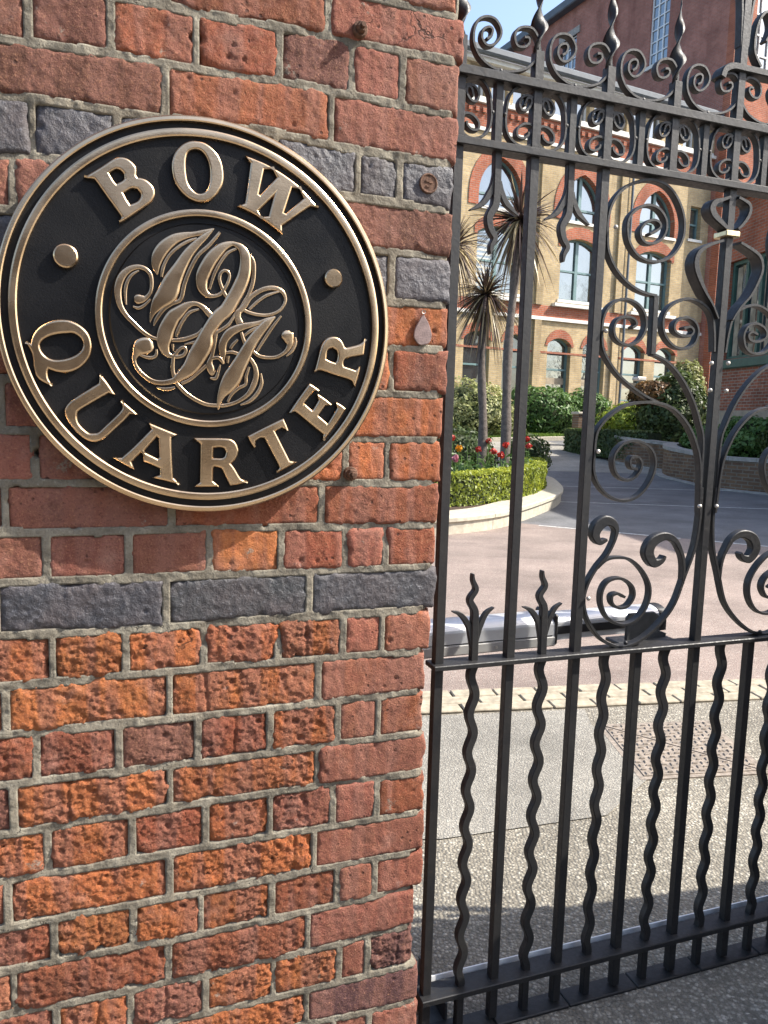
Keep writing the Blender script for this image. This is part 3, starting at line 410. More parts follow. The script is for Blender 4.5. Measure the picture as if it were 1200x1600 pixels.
def m_leaf(name, cols, rough=.5, trans=.35):
    k = NT(name)
    at = k.n('Attribute', {'attribute_name': 'tint'}).outputs['Fac']
    c = k.ramp(at, cols)
    k.set(k.b, 'Base Color', c)
    k.set(k.b, 'Roughness', rough)
    k.set(k.b, 'Specular IOR Level', .4)
    tr = k.n('BsdfTranslucent', Color=c)
    mx = k.n('MixShader', Fac=trans)
    k.t.links.new(k.b.outputs[0], mx.inputs[1])
    k.t.links.new(tr.outputs[0], mx.inputs[2])
    k.t.links.new(mx.outputs[0], k.out.inputs[0])
    return k.m
M['box_leaf'] = m_leaf('box_hedge_leaf', [(0, (.09, .12, .015)), (.5, (.24, .29, .03)), (1, (.46, .47, .05))])
M['dark_box'] = m_leaf('dark_box_leaf', [(0, (.035, .055, .018)), (.6, (.08, .12, .035)), (1, (.15, .19, .06))])
M['green_leaf'] = m_leaf('shrub_leaf', [(0, (.05, .11, .025)), (.6, (.11, .2, .05)), (1, (.2, .31, .09))])
M['variegated'] = m_leaf('variegated_leaf', [(0, (.1, .13, .03)), (.45, (.28, .3, .11)), (1, (.58, .57, .3))])
M['lime_leaf'] = m_leaf('lime_leaf', [(0, (.1, .15, .02)), (.5, (.3, .37, .04)), (1, (.5, .55, .1))])
M['rust_leaf'] = m_leaf('rust_leaf', [(0, (.06, .04, .015)), (.5, (.16, .08, .025)), (1, (.27, .15, .05))])
M['palm_leaf'] = m_leaf('cordyline_leaf', [(0, (.035, .022, .02)), (.55, (.08, .05, .04)), (.8, (.2, .15, .08)), (1, (.5, .4, .22))], .4, .2)
M['plum_leaf'] = m_leaf('plum_cordyline_leaf', [(0, (.03, .018, .018)), (1, (.12, .07, .06))], .4, .2)
M['flower_leaf'] = m_leaf('bedding_leaf', [(0, (.03, .075, .02)), (1, (.12, .2, .05))])
M['red_petal'] = m_leaf('red_petal', [(0, (.3, .015, .012)), (1, (.6, .05, .03))])
M['orange_petal'] = m_leaf('orange_petal', [(0, (.6, .22, .01)), (1, (.85, .4, .02))])
M['pink_petal'] = m_leaf('pink_petal', [(0, (.4, .1, .16)), (1, (.65, .35, .4))])
M['grass'] = m_leaf('grass_blade', [(0, (.06, .11, .015)), (1, (.17, .26, .04))])
M['lawn'] = simple('lawn_turf', (.07, .13, .025), .9, nscale=9, var=.35, bump=.8, bdist=.02)
M['bark'] = simple('cordyline_bark', (.12, .1, .085), .9, nscale=18, var=.4, bump=1, bdist=.01)
M['twig'] = simple('twig', (.06, .045, .035), .9, nscale=20, var=.4)
# ------------------------------------------------------------------ mesh helpers
def link(o, parent=None):
    COL.objects.link(o)
    if parent is not None:
        o.parent = parent
    return o
def mesh(name, verts, faces, mat, parent=None, smooth=False, data=None):
    me = data
    if me is None:
        me = bpy.data.meshes.new(name)
        me.from_pydata([tuple(v) for v in verts], [], [tuple(f) for f in faces])
        if mat is not None:
            me.materials.append(M[mat])
        if smooth:
            me.polygons.foreach_set('use_smooth', [True] * len(me.polygons))
        me.update()
    return link(bpy.data.objects.new(name, me), parent)
def again(src, parent, loc=None):
    o = src.copy()
    link(o)
    o.parent = parent
    if loc is not None:
        o.location = loc
    return o
def empty(name, loc=(0, 0, 0), rz=0):
    o = bpy.data.objects.new(name, None)
    o.empty_display_size = .1
    COL.objects.link(o)
    o.location = loc
    o.rotation_euler = (0, 0, rz)
    return o
def tag(o, label, cat, group=None):
    o['label'] = label
    o['category'] = cat
    if group:
        o['group'] = group
    return o
def struct(o, kind='structure'):
    o['kind'] = kind
    return o
def box_vf(x0, x1, y0, y1, z0, z1, off=0):
    v = [(x0, y0, z0), (x1, y0, z0), (x1, y1, z0), (x0, y1, z0), (x0, y0, z1), (x1, y0, z1), (x1, y1, z1), (x0, y1, z1)]
    f = [(0, 3, 2, 1), (4, 5, 6, 7), (0, 1, 5, 4), (1, 2, 6, 5), (2, 3, 7, 6), (3, 0, 4, 7)]
    return v, [tuple(i + off for i in q) for q in f]
def box(name, x0, x1, y0, y1, z0, z1, mat, parent=None, bev=0):
    b = min(bev, .45 * min(x1 - x0, y1 - y0, z1 - z0))
    if b <= 0:
        v, f = box_vf(x0, x1, y0, y1, z0, z1)
        return mesh(name, v, f, mat, parent)
    import bmesh
    v, f = box_vf(x0, x1, y0, y1, z0, z1)
    bm = bmesh.new()
    vv = [bm.verts.new(q) for q in v]
    for q in f:
        bm.faces.new([vv[i] for i in q])
    bmesh.ops.bevel(bm, geom=bm.edges[:], offset=b, segments=1, affect='EDGES')
    me = bpy.data.meshes.new(name)
    bm.to_mesh(me)
    bm.free()
    me.materials.append(M[mat])
    return link(bpy.data.objects.new(name, me), parent)
def catmull(pts, n=6, closed=False):
    P = np.array(pts, float)
    m = len(P)
    out = []
    rng = range(m if closed else m - 1)
    for i in rng:
        if closed:
            a, b, c, d = P[(i - 1) % m], P[i], P[(i + 1) % m], P[(i + 2) % m]
        else:
            a, b, c, d = P[max(i - 1, 0)], P[i], P[i + 1], P[min(i + 2, m - 1)]
        for t in np.arange(n) / n:
            out.append(.5 * (2 * b + (c - a) * t + (2 * a - 5 * b + 4 * c - d) * t * t + (3 * b - a - 3 * c + d) * t ** 3))
    if not closed:
        out.append(P[-1])
    return np.array(out)
def smooth_outline(poly, n=4, corner=38):
    P = np.array(poly, float)
    m = len(P)
    e = np.roll(P, -1, 0) - P
    ang = np.degrees(np.arctan2(e[:, 1], e[:, 0]))
    turn = np.abs((ang - np.roll(ang, 1) + 180) % 360 - 180)
    cs = [i for i in range(m) if turn[i] > corner]
    if not cs:
        return catmull(P, n, True)
    out = []
    for a, b in zip(cs, cs[1:] + [cs[0] + m]):
        seg = [P[i % m] for i in range(a, b + 1)]
        out.extend(catmull(seg, n)[:-1] if len(seg) > 2 else [seg[0]])
    return np.array(out)
def plate(name, outlines, depth, mat, parent=None, bevel=0, y=0.0, front=None, smooth=False, res=2):
    """closed outlines in (x, z), first the rim then holes; solid of the given depth, front at y"""
    cu = bpy.data.curves.new(name, 'CURVE')
    cu.dimensions = '2D'
    cu.fill_mode = 'BOTH'
    cu.extrude = max(depth / 2 - bevel, 1e-5)
    cu.bevel_depth = bevel
    cu.bevel_resolution = res
    cu.offset = -bevel
    for ol in outlines:
        sp = cu.splines.new('POLY')
        sp.points.add(len(ol) - 1)
        sp.points.foreach_set('co', np.c_[np.array(ol), np.zeros(len(ol)), np.ones(len(ol))].ravel())
        sp.use_cyclic_u = True
    tmp = bpy.data.objects.new(name + '_tmp', cu)
    me = bpy.data.meshes.new_from_object(tmp)
    bpy.data.objects.remove(tmp)
    bpy.data.curves.remove(cu)
    n = len(me.vertices)
    co = np.empty(n * 3)
    me.vertices.foreach_get('co', co)
    co = co.reshape(-1, 3)
    co = np.c_[co[:, 0], y + depth / 2 - co[:, 2], co[:, 1]]
    me.vertices.foreach_set('co', co.ravel())
    me.name = name
    me.materials.clear()
    me.materials.append(M[mat])
    for pgon in me.polygons:
        pgon.use_smooth = False
    me.update()
    return link(bpy.data.objects.new(name, me), parent)
def sweep(name, path, t, wd, mat, parent=None, widths=None, chamfer=.22, y=0.0, closed=False):
    """flat bar along a path in the x-z plane: t in plane, wd across (y)"""
    P = np.array(path, float)
    d = np.gradient(P, axis=0)
    d /= np.maximum(np.linalg.norm(d, axis=1, keepdims=True), 1e-9)
    nrm = np.c_[-d[:, 1], d[:, 0]]
    T = np.full(len(P), t) if widths is None else np.array(widths, float)
    W = np.full(len(P), wd) if not hasattr(wd, '__len__') else np.array(wd, float)
    c = chamfer
    sec = [(-1, -1 + c), (-1 + c, -1), (1 - c, -1), (1, -1 + c), (1, 1 - c), (1 - c, 1), (-1 + c, 1), (-1, 1 - c)]
    V = []
    for p_, n_, tt, ww in zip(P, nrm, T, W):
        for a, b in sec:
            q = p_ + n_ * (a * tt / 2)
            V.append((q[0], y + b * ww / 2, q[1]))
    F = []
    k = len(sec)
    for i in range(len(P) - 1):
        for j in range(k):
            a, b = i * k + j, i * k + (j + 1) % k
            F.append((a, a + k, b + k, b))
    F.append(tuple(range(k)))
    F.append(tuple(range((len(P) - 1) * k, len(P) * k))[::-1])
    return mesh(name, V, F, mat, parent)
def lathe_y(name, prof, n, mat, parent, cx=0, cz=0, smooth=True):
    """prof of (radius, y) turned about the y axis"""
    V, F = [], []
    for r, y in prof:
        for j in range(n):
            a = 2 * math.pi * j / n
            V.append((cx + r * math.cos(a), y, cz + r * math.sin(a)))
    for i in range(len(prof) - 1):
        for j in range(n):
            a, b = i * n + j, i * n + (j + 1) % n
            F.append((a, b, b + n, a + n))
    o = mesh(name, V, F, mat, parent)
    if smooth:
        me = o.data
        me.polygons.foreach_set('use_smooth', [True] * len(me.polygons))
        me.set_sharp_from_angle(angle=R(18)) if hasattr(me, 'set_sharp_from_angle') else None
    return o
def ball(name, c, r, mat, parent, n=8, m=6, sy=1):
    V, F = [], []
    for i in range(m + 1):
        th = math.pi * i / m
        for j in range(n):
            ph = 2 * math.pi * j / n
            V.append((c[0] + r * math.sin(th) * math.cos(ph), c[1] + sy * r * math.sin(th) * math.sin(ph), c[2] + r * math.cos(th)))
    for i in range(m):
        for j in range(n):
            a, b = i * n + j, i * n + (j + 1) % n
            F.append((a, a + n, b + n, b))
    return mesh(name, V, F, mat, parent, smooth=True)
def tube(path, radii, n=8):
    P = np.array(path, float)
    V, F = [], []
    d = np.gradient(P, axis=0)
    ref = np.array([.31, .93, .11])
    for p_, t_, r_ in zip(P, d, radii):
        t_ = t_ / (np.linalg.norm(t_) + 1e-9)
        a = np.cross(t_, ref); a /= np.linalg.norm(a) + 1e-9
        b = np.cross(t_, a)
        for j in range(n):
            q = 2 * math.pi * j / n
            V.append(tuple(p_ + r_ * (math.cos(q) * a + math.sin(q) * b)))
    for i in range(len(P) - 1):
        for j in range(n):
            a, b = i * n + j, i * n + (j + 1) % n
            F.append((a, b, b + n, a + n))
    F.append(tuple(range(n))[::-1])
    F.append(tuple(range((len(P) - 1) * n, len(P) * n)))
    return V, F
# vectorised value noise
def _hash(ix, iy, iz, seed):
    h = (ix.astype(np.int64) * 374761393 + iy.astype(np.int64) * 668265263 + iz.astype(np.int64) * 2147483647 + seed * 974711) & 0x7fffffff
    h = ((h ^ (h >> 13)) * 1274126177) & 0x7fffffff
    return ((h ^ (h >> 16)) & 0xffff) / 65535.0
def vnoise(x, y, z=0.0, seed=0):
    x, y = np.asarray(x, float), np.asarray(y, float)
    z = np.zeros_like(x) + z
    ix, iy, iz = np.floor(x), np.floor(y), np.floor(z)
    fx, fy, fz = x - ix, y - iy, z - iz
    u, v, ww = fx * fx * (3 - 2 * fx), fy * fy * (3 - 2 * fy), fz * fz * (3 - 2 * fz)
    def g(a, b, c): return _hash(ix + a, iy + b, iz + c, seed)
    x00 = g(0, 0, 0) * (1 - u) + g(1, 0, 0) * u
    x10 = g(0, 1, 0) * (1 - u) + g(1, 1, 0) * u
    x01 = g(0, 0, 1) * (1 - u) + g(1, 0, 1) * u
    x11 = g(0, 1, 1) * (1 - u) + g(1, 1, 1) * u
    return ((x00 * (1 - v) + x10 * v) * (1 - ww) + (x01 * (1 - v) + x11 * v) * ww) * 2 - 1
def fbm(x, y, z=0.0, seed=0, oct=4, gain=.55):
    a, s, f = 1.0, 0.0, 1.0
    for o in range(oct):
        s = s + a * vnoise(x * f, y * f, z * f if np.ndim(z) else z + o * 3.7, seed + o)
        a *= gain
        f *= 2.03
    return s
# ------------------------------------------------------------------ ground
def gz(y):
    return 0.0 if y < 16 else min(.8, .08 * (y - 16))
def profile_sheet(name, poly_fn_x, ys, mat, lift):
    V, F = [], []
    for y in ys:
        x0, x1 = poly_fn_x(y)
        V += [(x0, y, gz(y) + lift), (x1, y, gz(y) + lift)]
    for i in range(len(ys) - 1):
        F.append((2 * i, 2 * i + 1, 2 * i + 3, 2 * i + 2))
    return struct(mesh(name, V, F, mat))
profile_sheet('ground', lambda y: (-900, 900), [-900, -40, 0, 8, 16, 26, 60, 900], 'tarmac', 0)
def flat(name, pts, mat, z):
    return struct(mesh(name, [(x, y, z) for x, y in pts], [tuple(range(len(pts)))], mat))
SA = math.atan2(.294, 1.554)
def strip_pt(a, b):       # a along, b across from the front edge of the paver strip
    return (.273 + a * math.cos(SA) - b * math.sin(SA), 3.162 + a * math.sin(SA) + b * math.cos(SA))
flat('asphalt_apron', [(-6, -6), (9, -6), strip_pt(9, 0), strip_pt(-6, 0)], 'apron', .004)
flat('asphalt_patch', [(-3, 2.0), (.2, 2.17), (.75, 2.34), (1.02, 2.66), (.9, 3.09), strip_pt(.65, -.02), strip_pt(-3, -.02)], 'patch', .008)
flat('red_tarmac_drive', [strip_pt(-6, .262), strip_pt(9, .262), (11, 5.0), (4.6, 7.97), (2.3, 9.3), (-8, 14.6)], 'red_tarmac', .004)
ps = flat('paver_strip', [strip_pt(-4, 0), strip_pt(7, 0), strip_pt(7, .264), strip_pt(-4, .264)], 'grout', .004)
def paver_mesh():
    import bmesh
    v, f = box_vf(-.099, .099, -.041, .041, 0, .012)
    bm = bmesh.new()
    vv = [bm.verts.new(q) for q in v]
    for q in f:
        bm.faces.new([vv[i] for i in q])
    bmesh.ops.bevel(bm, geom=bm.edges[:], offset=.004, segments=1, affect='EDGES')
    me = bpy.data.meshes.new('paver')
    bm.to_mesh(me); bm.free()
    me.materials.append(M['paver'])
    return me
pm = paver_mesh()
rnd = random.Random(3)
for r_ in range(3):
    for i in range(-5, 19):
        o = link(bpy.data.objects.new('paver', pm), ps)
        x, y = strip_pt(i * .206 + (.103 if r_ == 1 else 0) + rnd.uniform(-.002, .002), .045 + r_ * .087)
        o.location = (x, y, .0045 + rnd.uniform(-.002, .0015))
        o.rotation_euler = (rnd.uniform(-.01, .01), rnd.uniform(-.006, .006), SA + rnd.uniform(-.008, .008))
profile_sheet('far_drive', lambda y: (-20, 6.9 - .25 * (y - 18)), [18, 19, 20, 22, 24, 26, 28], 'far_drive', .005)
# painted lines, split by worn gaps
def paint(name, a, b, wdt, label):
    a, b = Vector((*a, 0)), Vector((*b, 0))
    d = (b - a).normalized()
    n = Vector((-d.y, d.x, 0)) * wdt / 2
    q = [a - n, b - n, b + n, a + n]
    o = mesh(name, [(p.x, p.y, gz(p.y) + .008) for p in q], [(0, 1, 2, 3)], 'white_paint')
    return struct(o)
for q in range(9):
    f0, f1 = q / 9 + .004, (q + 1) / 9 - .012
    paint('white_line', (1.9 + 7.1 * f0, 9.42 - 3.77 * f0), (1.9 + 7.1 * f1, 9.42 - 3.77 * f1), .06, '')
paint('white_line', (2.6, 12.42), (9, 12.0), .06, '')
paint('white_line', (3.6, 15.6), (7.4, 15.55), .06, '')
# ------------------------------------------------------------------ brick pier
WF = empty('brick_gate_pier', (0, WDIST, 0), WYAW)
tag(WF, 'weathered red and blue-black brick gate pier carrying the round sign', 'brick pier')
Z0 = D['bedz0']
beds = D['beds']
def zbed(i, s):
    base = Z0 - .075 * i
    if 0 <= i < len(beds) and len(beds[i]) > 1:
        P = np.array(beds[i])
        dv = np.clip(P[:, 1] - base, -.007, .007)
        return base + np.interp(s, P[:, 0], dv)
    return base + 0 * np.asarray(s, float)
perps = {int(k): v for k, v in D['perps'].items()}
ends = {int(k): v for k, v in D['ends'].items()}
ORANGE, RED, PINK = (.42, .13, .047), (.315, .095, .048), (.305, .108, .07)
MUTED, BROWN, PURPLE, SLATE = (.28, .105, .072), (.21, .085, .06), (.13, .06, .055), (.042, .043, .05)
brng = random.Random(11)
def pick_style(i, j, n, sc):
    right = sc > -.09
    def jit(c, a=.16):
        v = 1 + brng.uniform(-a * 1.3, a * 1.2)
        if brng.random() < .12 and max(c) > .2:
            c = BROWN if brng.random() < .5 else PINK
        return tuple(max(0, x * v * (1 + brng.uniform(-.05, .05))) for x in c)
    if i in (2, 11) or (i == 4):
        return 'blue', jit(SLATE), .55
    if i == 3:
        return 'brick', jit(BROWN if right else MUTED), .5
    if i in (19, 21) and right: return 'brick', jit(PURPLE if i == 21 else BROWN, .1), .5
    if i == 20 and sc > -.03: return 'brick', jit(PURPLE, .1), .7
    if i >= 12:
        return ('brick', jit(PINK if brng.random() < .6 else RED, .12), .25) if right else ('brick', jit(ORANGE if brng.random() < .72 else RED, .14), brng.choice((.65, .8, 1.0, 1.15)))
    if i >= 7 and sc < -.3: return 'brick', jit(MUTED, .12), .35  # left bricks painted duller to stand for the shade below the sign
    if i <= 1: return 'brick', jit(RED if not right else PINK, .14), .6 if not right else .4
    return 'brick', jit(RED if brng.random() < .5 else ORANGE, .14), .35
brick_rects = []
def make_brick(i, s0, s1, mat, col, rough, lastcol, hi=True, seed=0):
    h = .0030
    step = (.0021 if rough > .6 else .0028) if hi else .02
    nx = max(4, int((s1 - s0) / step)); nz = max(3, int(.066 / step))
    a = np.linspace(0, 1, nx + 1); b = np.linspace(0, 1, nz + 1)
    A, B = np.meshgrid(a, b)
    S = s0 + (s1 - s0) * A
    zb = zbed(i + 1, S) + h; zt = zbed(i, S) - h
    Z = zb + (zt - zb) * B
    # wobbling outline
    ex = np.minimum(A, 1 - A) * (s1 - s0); ez = np.minimum(B, 1 - B) * .066
    wx = np.exp(-ex / .01); wz = np.exp(-ez / .01)
    S = S + wx * (.0022 * fbm(Z * 60, S * 20, 0, seed, 3)) * (.6 + rough)
    Z = Z + wz * (.0020 * fbm(S * 55, Z * 20, 5, seed + 9, 3)) * (.6 + rough)
    de = np.minimum(ex, ez)
    rad = .0018 + .0022 * rough
    Y = .0042 * np.exp(-(de / rad) ** 1.3)
    corner = np.exp(-np.hypot(ex, ez) / .008) * .003 * (1 + rough) * (.4 + 1.2 * np.clip(vnoise(S * 30, Z * 30, 3, seed), 0, 1))
    chip = np.clip(fbm(S * 48, Z * 48, 9, seed + 2, 3) - .35, 0, 1) * np.exp(-de / .006) * .010 * (.5 + rough)
    Y = Y + chip
    Y = Y + corner
    big = fbm(S * 22, Z * 22, seed * .37, 3, 4, .6)
    fine = fbm(S * 130, Z * 130, seed * .37, 7, 3, .7)
    tilt = brng.uniform(-.0016, .0016) * (A - .5) + brng.uniform(-.0012, .0012)
    Y = Y + tilt + (.0006 + .0006 * rough) * big + (.0004 + .0010 * rough) * fine
    if rough > .6:      # spalled skin: proud islands over a sunk face
        isl = fbm(S * 62 + 7, Z * 80, seed * .11, 21, 4, .8)
        zone = np.clip(.5 + 1.6 * fbm(S * 14, Z * 18, seed * .23, 27, 2), 0, 1)
        Y = Y + .0006 + .0013 * np.tanh(-isl * 4) * (.15 + .85 * zone)
        for _ in range(brng.randint(3, 8)):
            cx, cz, rr = brng.uniform(s0, s1), brng.uniform(float(zb.mean()), float(zt.mean())), brng.uniform(.002, .0055)
            g = np.hypot(S - cx, Z - cz) / rr
            Y = Y + rr * 1.1 * np.exp(-g ** 3)
        if brng.random() < .45:     # vertical firing crease
            cx = brng.uniform(s0 + .03, s1 - .02)
            Y = Y + .003 * np.exp(-((S - cx + .1 * (Z - zb.mean()) * brng.uniform(-1, 1)) / .0028) ** 2)
    else:
        for _ in range(brng.randint(0, 3)):
            cx, cz, rr = brng.uniform(s0, s1), brng.uniform(float(zb.mean()), float(zt.mean())), brng.uniform(.0015, .0045)
            Y = Y + rr * np.exp(-(np.hypot(S - cx, Z - cz) / rr) ** 3)
        # faint wire-cut stripes
        Y = Y + .0004 * np.sin(S * 260 + 3 * big) * (1 - rough)
    if lastcol:         # broken arris on the corner
        c = (s1 - S)
        Y = Y + np.maximum(0, .009 * (.5 + .9 * vnoise(Z * 40, Z * 0 + seed, 0, 5)) - c) * .9
        S = S - np.maximum(0, .006 - c) * .35 * (1 + vnoise(Z * 70, Z * 0 + seed, 0, 8))
    depth = (.215 if i % 2 == 0 else .1) if lastcol else .06
    V = np.stack([S, Y, Z], -1).reshape(-1, 3)
    idx = np.arange((nx + 1) * (nz + 1)).reshape(nz + 1, nx + 1)
    F = np.stack([idx[:-1, :-1], idx[:-1, 1:], idx[1:, 1:], idx[1:, :-1]], -1).reshape(-1, 4)
    loop = np.concatenate([idx[0, :-1], idx[:-1, -1], idx[-1, :0:-1], idx[:0:-1, 0]])
    nb = len(V)
    back = V[loop].copy(); back[:, 1] = depth
    V = np.vstack([V, back])
    m_ = len(loop)
    k = np.arange(m_)
    F2 = np.stack([loop[k], nb + k, nb + (k + 1) % m_, loop[(k + 1) % m_]], -1)
    me = bpy.data.meshes.new('brick')
    me.from_pydata(V.tolist(), [], F.tolist() + F2.tolist() + [list(range(nb + m_ - 1, nb - 1, -1))])
    me.materials.append(M[mat])
    me.polygons.foreach_set('use_smooth', [True] * len(me.polygons))
    me.update()
    o = link(bpy.data.objects.new('brick', me), WF)
    o.color = (*col, rough)
    brick_rects.append((s0, s1, i))
    return o
S_LEFT = -1.0
for i in range(-5, 24):
    if i in perps:
        js = list(perps[i])
    else:
        ref = perps[8] if i % 2 == 0 else perps[9]
        js = [x + brng.uniform(-.006, .006) for x in ref]
    js.sort()
    pitch = .118 if i % 2 == 0 else .232
    while js[0] > S_LEFT + .1:
        js.insert(0, js[0] - pitch)
    end = ends.get(i, .104)
    js = js + [end + .004]
    jt = .0035
    for j in range(len(js) - 1):
        s0, s1 = js[j] + jt, js[j + 1] - jt
        if s1 - s0 < .02: continue
        sc = (s0 + s1) / 2
        mt, col, rg = pick_style(i, j, len(js), sc)
        if (i == 4 and sc < -.05): mt, col, rg = 'blue', SLATE, .5
        vis = sc > -.75 and -2 <= i <= 22
        make_brick(i, s0, s1, mt, col, rg, j == len(js) - 2, vis, seed=(i + 9) * 31 + j)
def make_mortar():
    step = .003
    s = np.arange(S_LEFT, .112, step); z = np.arange(.03, 2.2, step)
    S, Z = np.meshgrid(s, z)
    Y = .0008 + .0013 * fbm(S * 30, Z * 30, 0, 40, 3) + .0012 * fbm(S * 120, Z * 120, 2, 44, 3)
    Y += .0055 * np.clip(fbm(S * 11, Z * 11, 4, 50, 3) - .15, 0, 1)
    # deep holes where mortar is missing
    for cs, cz, r_ in [(-.53, 1.198, .006), (-.52, 1.2, .004), (-.567, 1.13, .0045), (-.56, 1.145, .005), (-.485, 1.092, .0048), (.02, 1.36, .004), (-.202, 1.087, .003)]:
        Y += .02 * np.exp(-(np.hypot(S - cs, Z - cz) / r_) ** 4)
    for s0, s1, i in brick_rects:
        a, b = np.searchsorted(s, [s0 + .0035, s1 - .0035])
        if b <= a: continue
        ss = S[:, a:b]
        ins = (Z[:, a:b] > zbed(i + 1, ss) + .008) & (Z[:, a:b] < zbed(i, ss) - .008)
        Y[:, a:b] = np.where(ins, .03, Y[:, a:b])
    # the corner joint curls back at the arris, following each course's end
    ci = np.clip(((Z0 - z) / .075).astype(int), -1, 23)
    ed = np.array([min(ends.get(int(c), .104), ends.get(int(c) + 1, .104)) for c in ci])
    c = (ed[:, None] - .006) - S
    S = np.where(c < 0, ed[:, None] - .006, S)
    Y = Y + np.maximum(0, .012 - np.abs(c)) * .7 + np.where(c < 0, np.minimum(-c * 6, .2), 0)
    n0, n1 = S.shape
    V = np.stack([S, Y, Z], -1).reshape(-1, 3)
    idx = np.arange(n0 * n1).reshape(n0, n1)
    F = np.stack([idx[:-1, :-1], idx[:-1, 1:], idx[1:, 1:], idx[1:, :-1]], -1).reshape(-1, 4)
    me = bpy.data.meshes.new('mortar')
    me.vertices.add(len(V)); me.vertices.foreach_set('co', V.ravel())
    me.loops.add(F.size); me.loops.foreach_set('vertex_index', F.ravel().astype(np.int32))
    me.polygons.add(len(F)); me.polygons.foreach_set('loop_start', np.arange(0, F.size, 4, dtype=np.int32))
    me.polygons.foreach_set('use_smooth', np.ones(len(F), bool))
    me.update(calc_edges=True)
    me.materials.append(M['mortar'])
    struct(link(bpy.data.objects.new('mortar', me), WF), 'stuff')
make_mortar()
box('pier_core', S_LEFT, .085, .05, .44, 0, 2.2, 'mortar', WF)
for i in range(-5, 24):       # return face of the pier
    y = .226 if i % 2 == 0 else .111
    while y < .43:
        y1 = min(y + (.215 if i % 2 == 0 else .102), .44)
        zz = Z0 - .075 * (i + 1)
        o = box('brick', .03, .1, y, y1, zz + .005, zz + .07, 'brick', WF, .004)
        o.color = (*RED, .4)
        y = y1 + .011
struct(box('pier_footing', S_LEFT, .11, -.004, .45, -.05, .03, 'mortar', WF), 'structure')
# rusty fixings and the tear-shaped tag
def bolt(s, z, label):
    e = empty('wall_bolt', WF.matrix_basis @ Vector((0, 0, 0)))
    e.location = (s * math.cos(WYAW), WDIST + s * math.sin(WYAW), z)
    e.rotation_euler = (0, 0, WYAW)
    lathe_y('washer', [(0.0, -.006), (.0105, -.006), (.012, -.004), (.012, .004)], 14, 'rust', e)
    lathe_y('nut', [(0.0, -.015), (.007, -.015), (.0085, -.013), (.0085, -.006)], 6, 'rust', e, smooth=False)
    lathe_y('stud', [(0.0, -.021), (.0035, -.021), (.0042, -.02), (.0042, -.014)], 10, 'rust', e)
    tag(e, label, 'bolt', 'rusty bolts in the pier')
bolt(-.0615, 1.1699, 'rusty nut and washer set in a joint at the lower right of the round sign')
bolt(-.0623, 1.8538, 'dark round bolt head in the pier near the top of the photo')
def teardrop():
    e = empty('teardrop_tag', (.0587 * math.cos(WYAW), WDIST + .0587 * math.sin(WYAW), 1.41), WYAW)
    pts = []
    for k in range(40):
        t = 2 * math.pi * k / 40
        r = .5 * (1 - math.cos(t))
        pts.append((.0215 * math.sin(t) * math.sin(t / 2) ** 1.2, .0255 * math.cos(t) + .0006 * math.sin(7 * t)))
    plate('plate', [pts], .004, 'tearstone', e, .0012, y=-.0045)
    lathe_y('wire_loop', [(.0022, -.004), (.0034, -.005), (.0034, -.003), (.0022, -.004)], 10, 'steel', e, 0, .0285)
    tag(e, 'pale tear-shaped plate fixed to the brick right of the sign', 'plate')
M['tearstone'] = simple('tear_plate', (.21, .15, .14), .7, nscale=120, var=.3, bump=.4)
teardrop()
e = empty('round_stamp', (.0606 * math.cos(WYAW), WDIST + .0606 * math.sin(WYAW), 1.643), WYAW)
lathe_y('disc', [(0, -.0022), (.0125, -.0022), (.0135, -.0035), (.0150, -.0035), (.016, -.002), (.016, .004)], 28, 'rust', e)
for a in (.4, 2.4, 4.4):
    box('mark', .004 * math.cos(a) - .003, .004 * math.cos(a) + .003, -.0034, -.001, .005 * math.sin(a) - .0015, .005 * math.sin(a) + .0015, 'rust', e)
tag(e, 'small dark round disc set in the purple brick above the teardrop plate', 'disc')
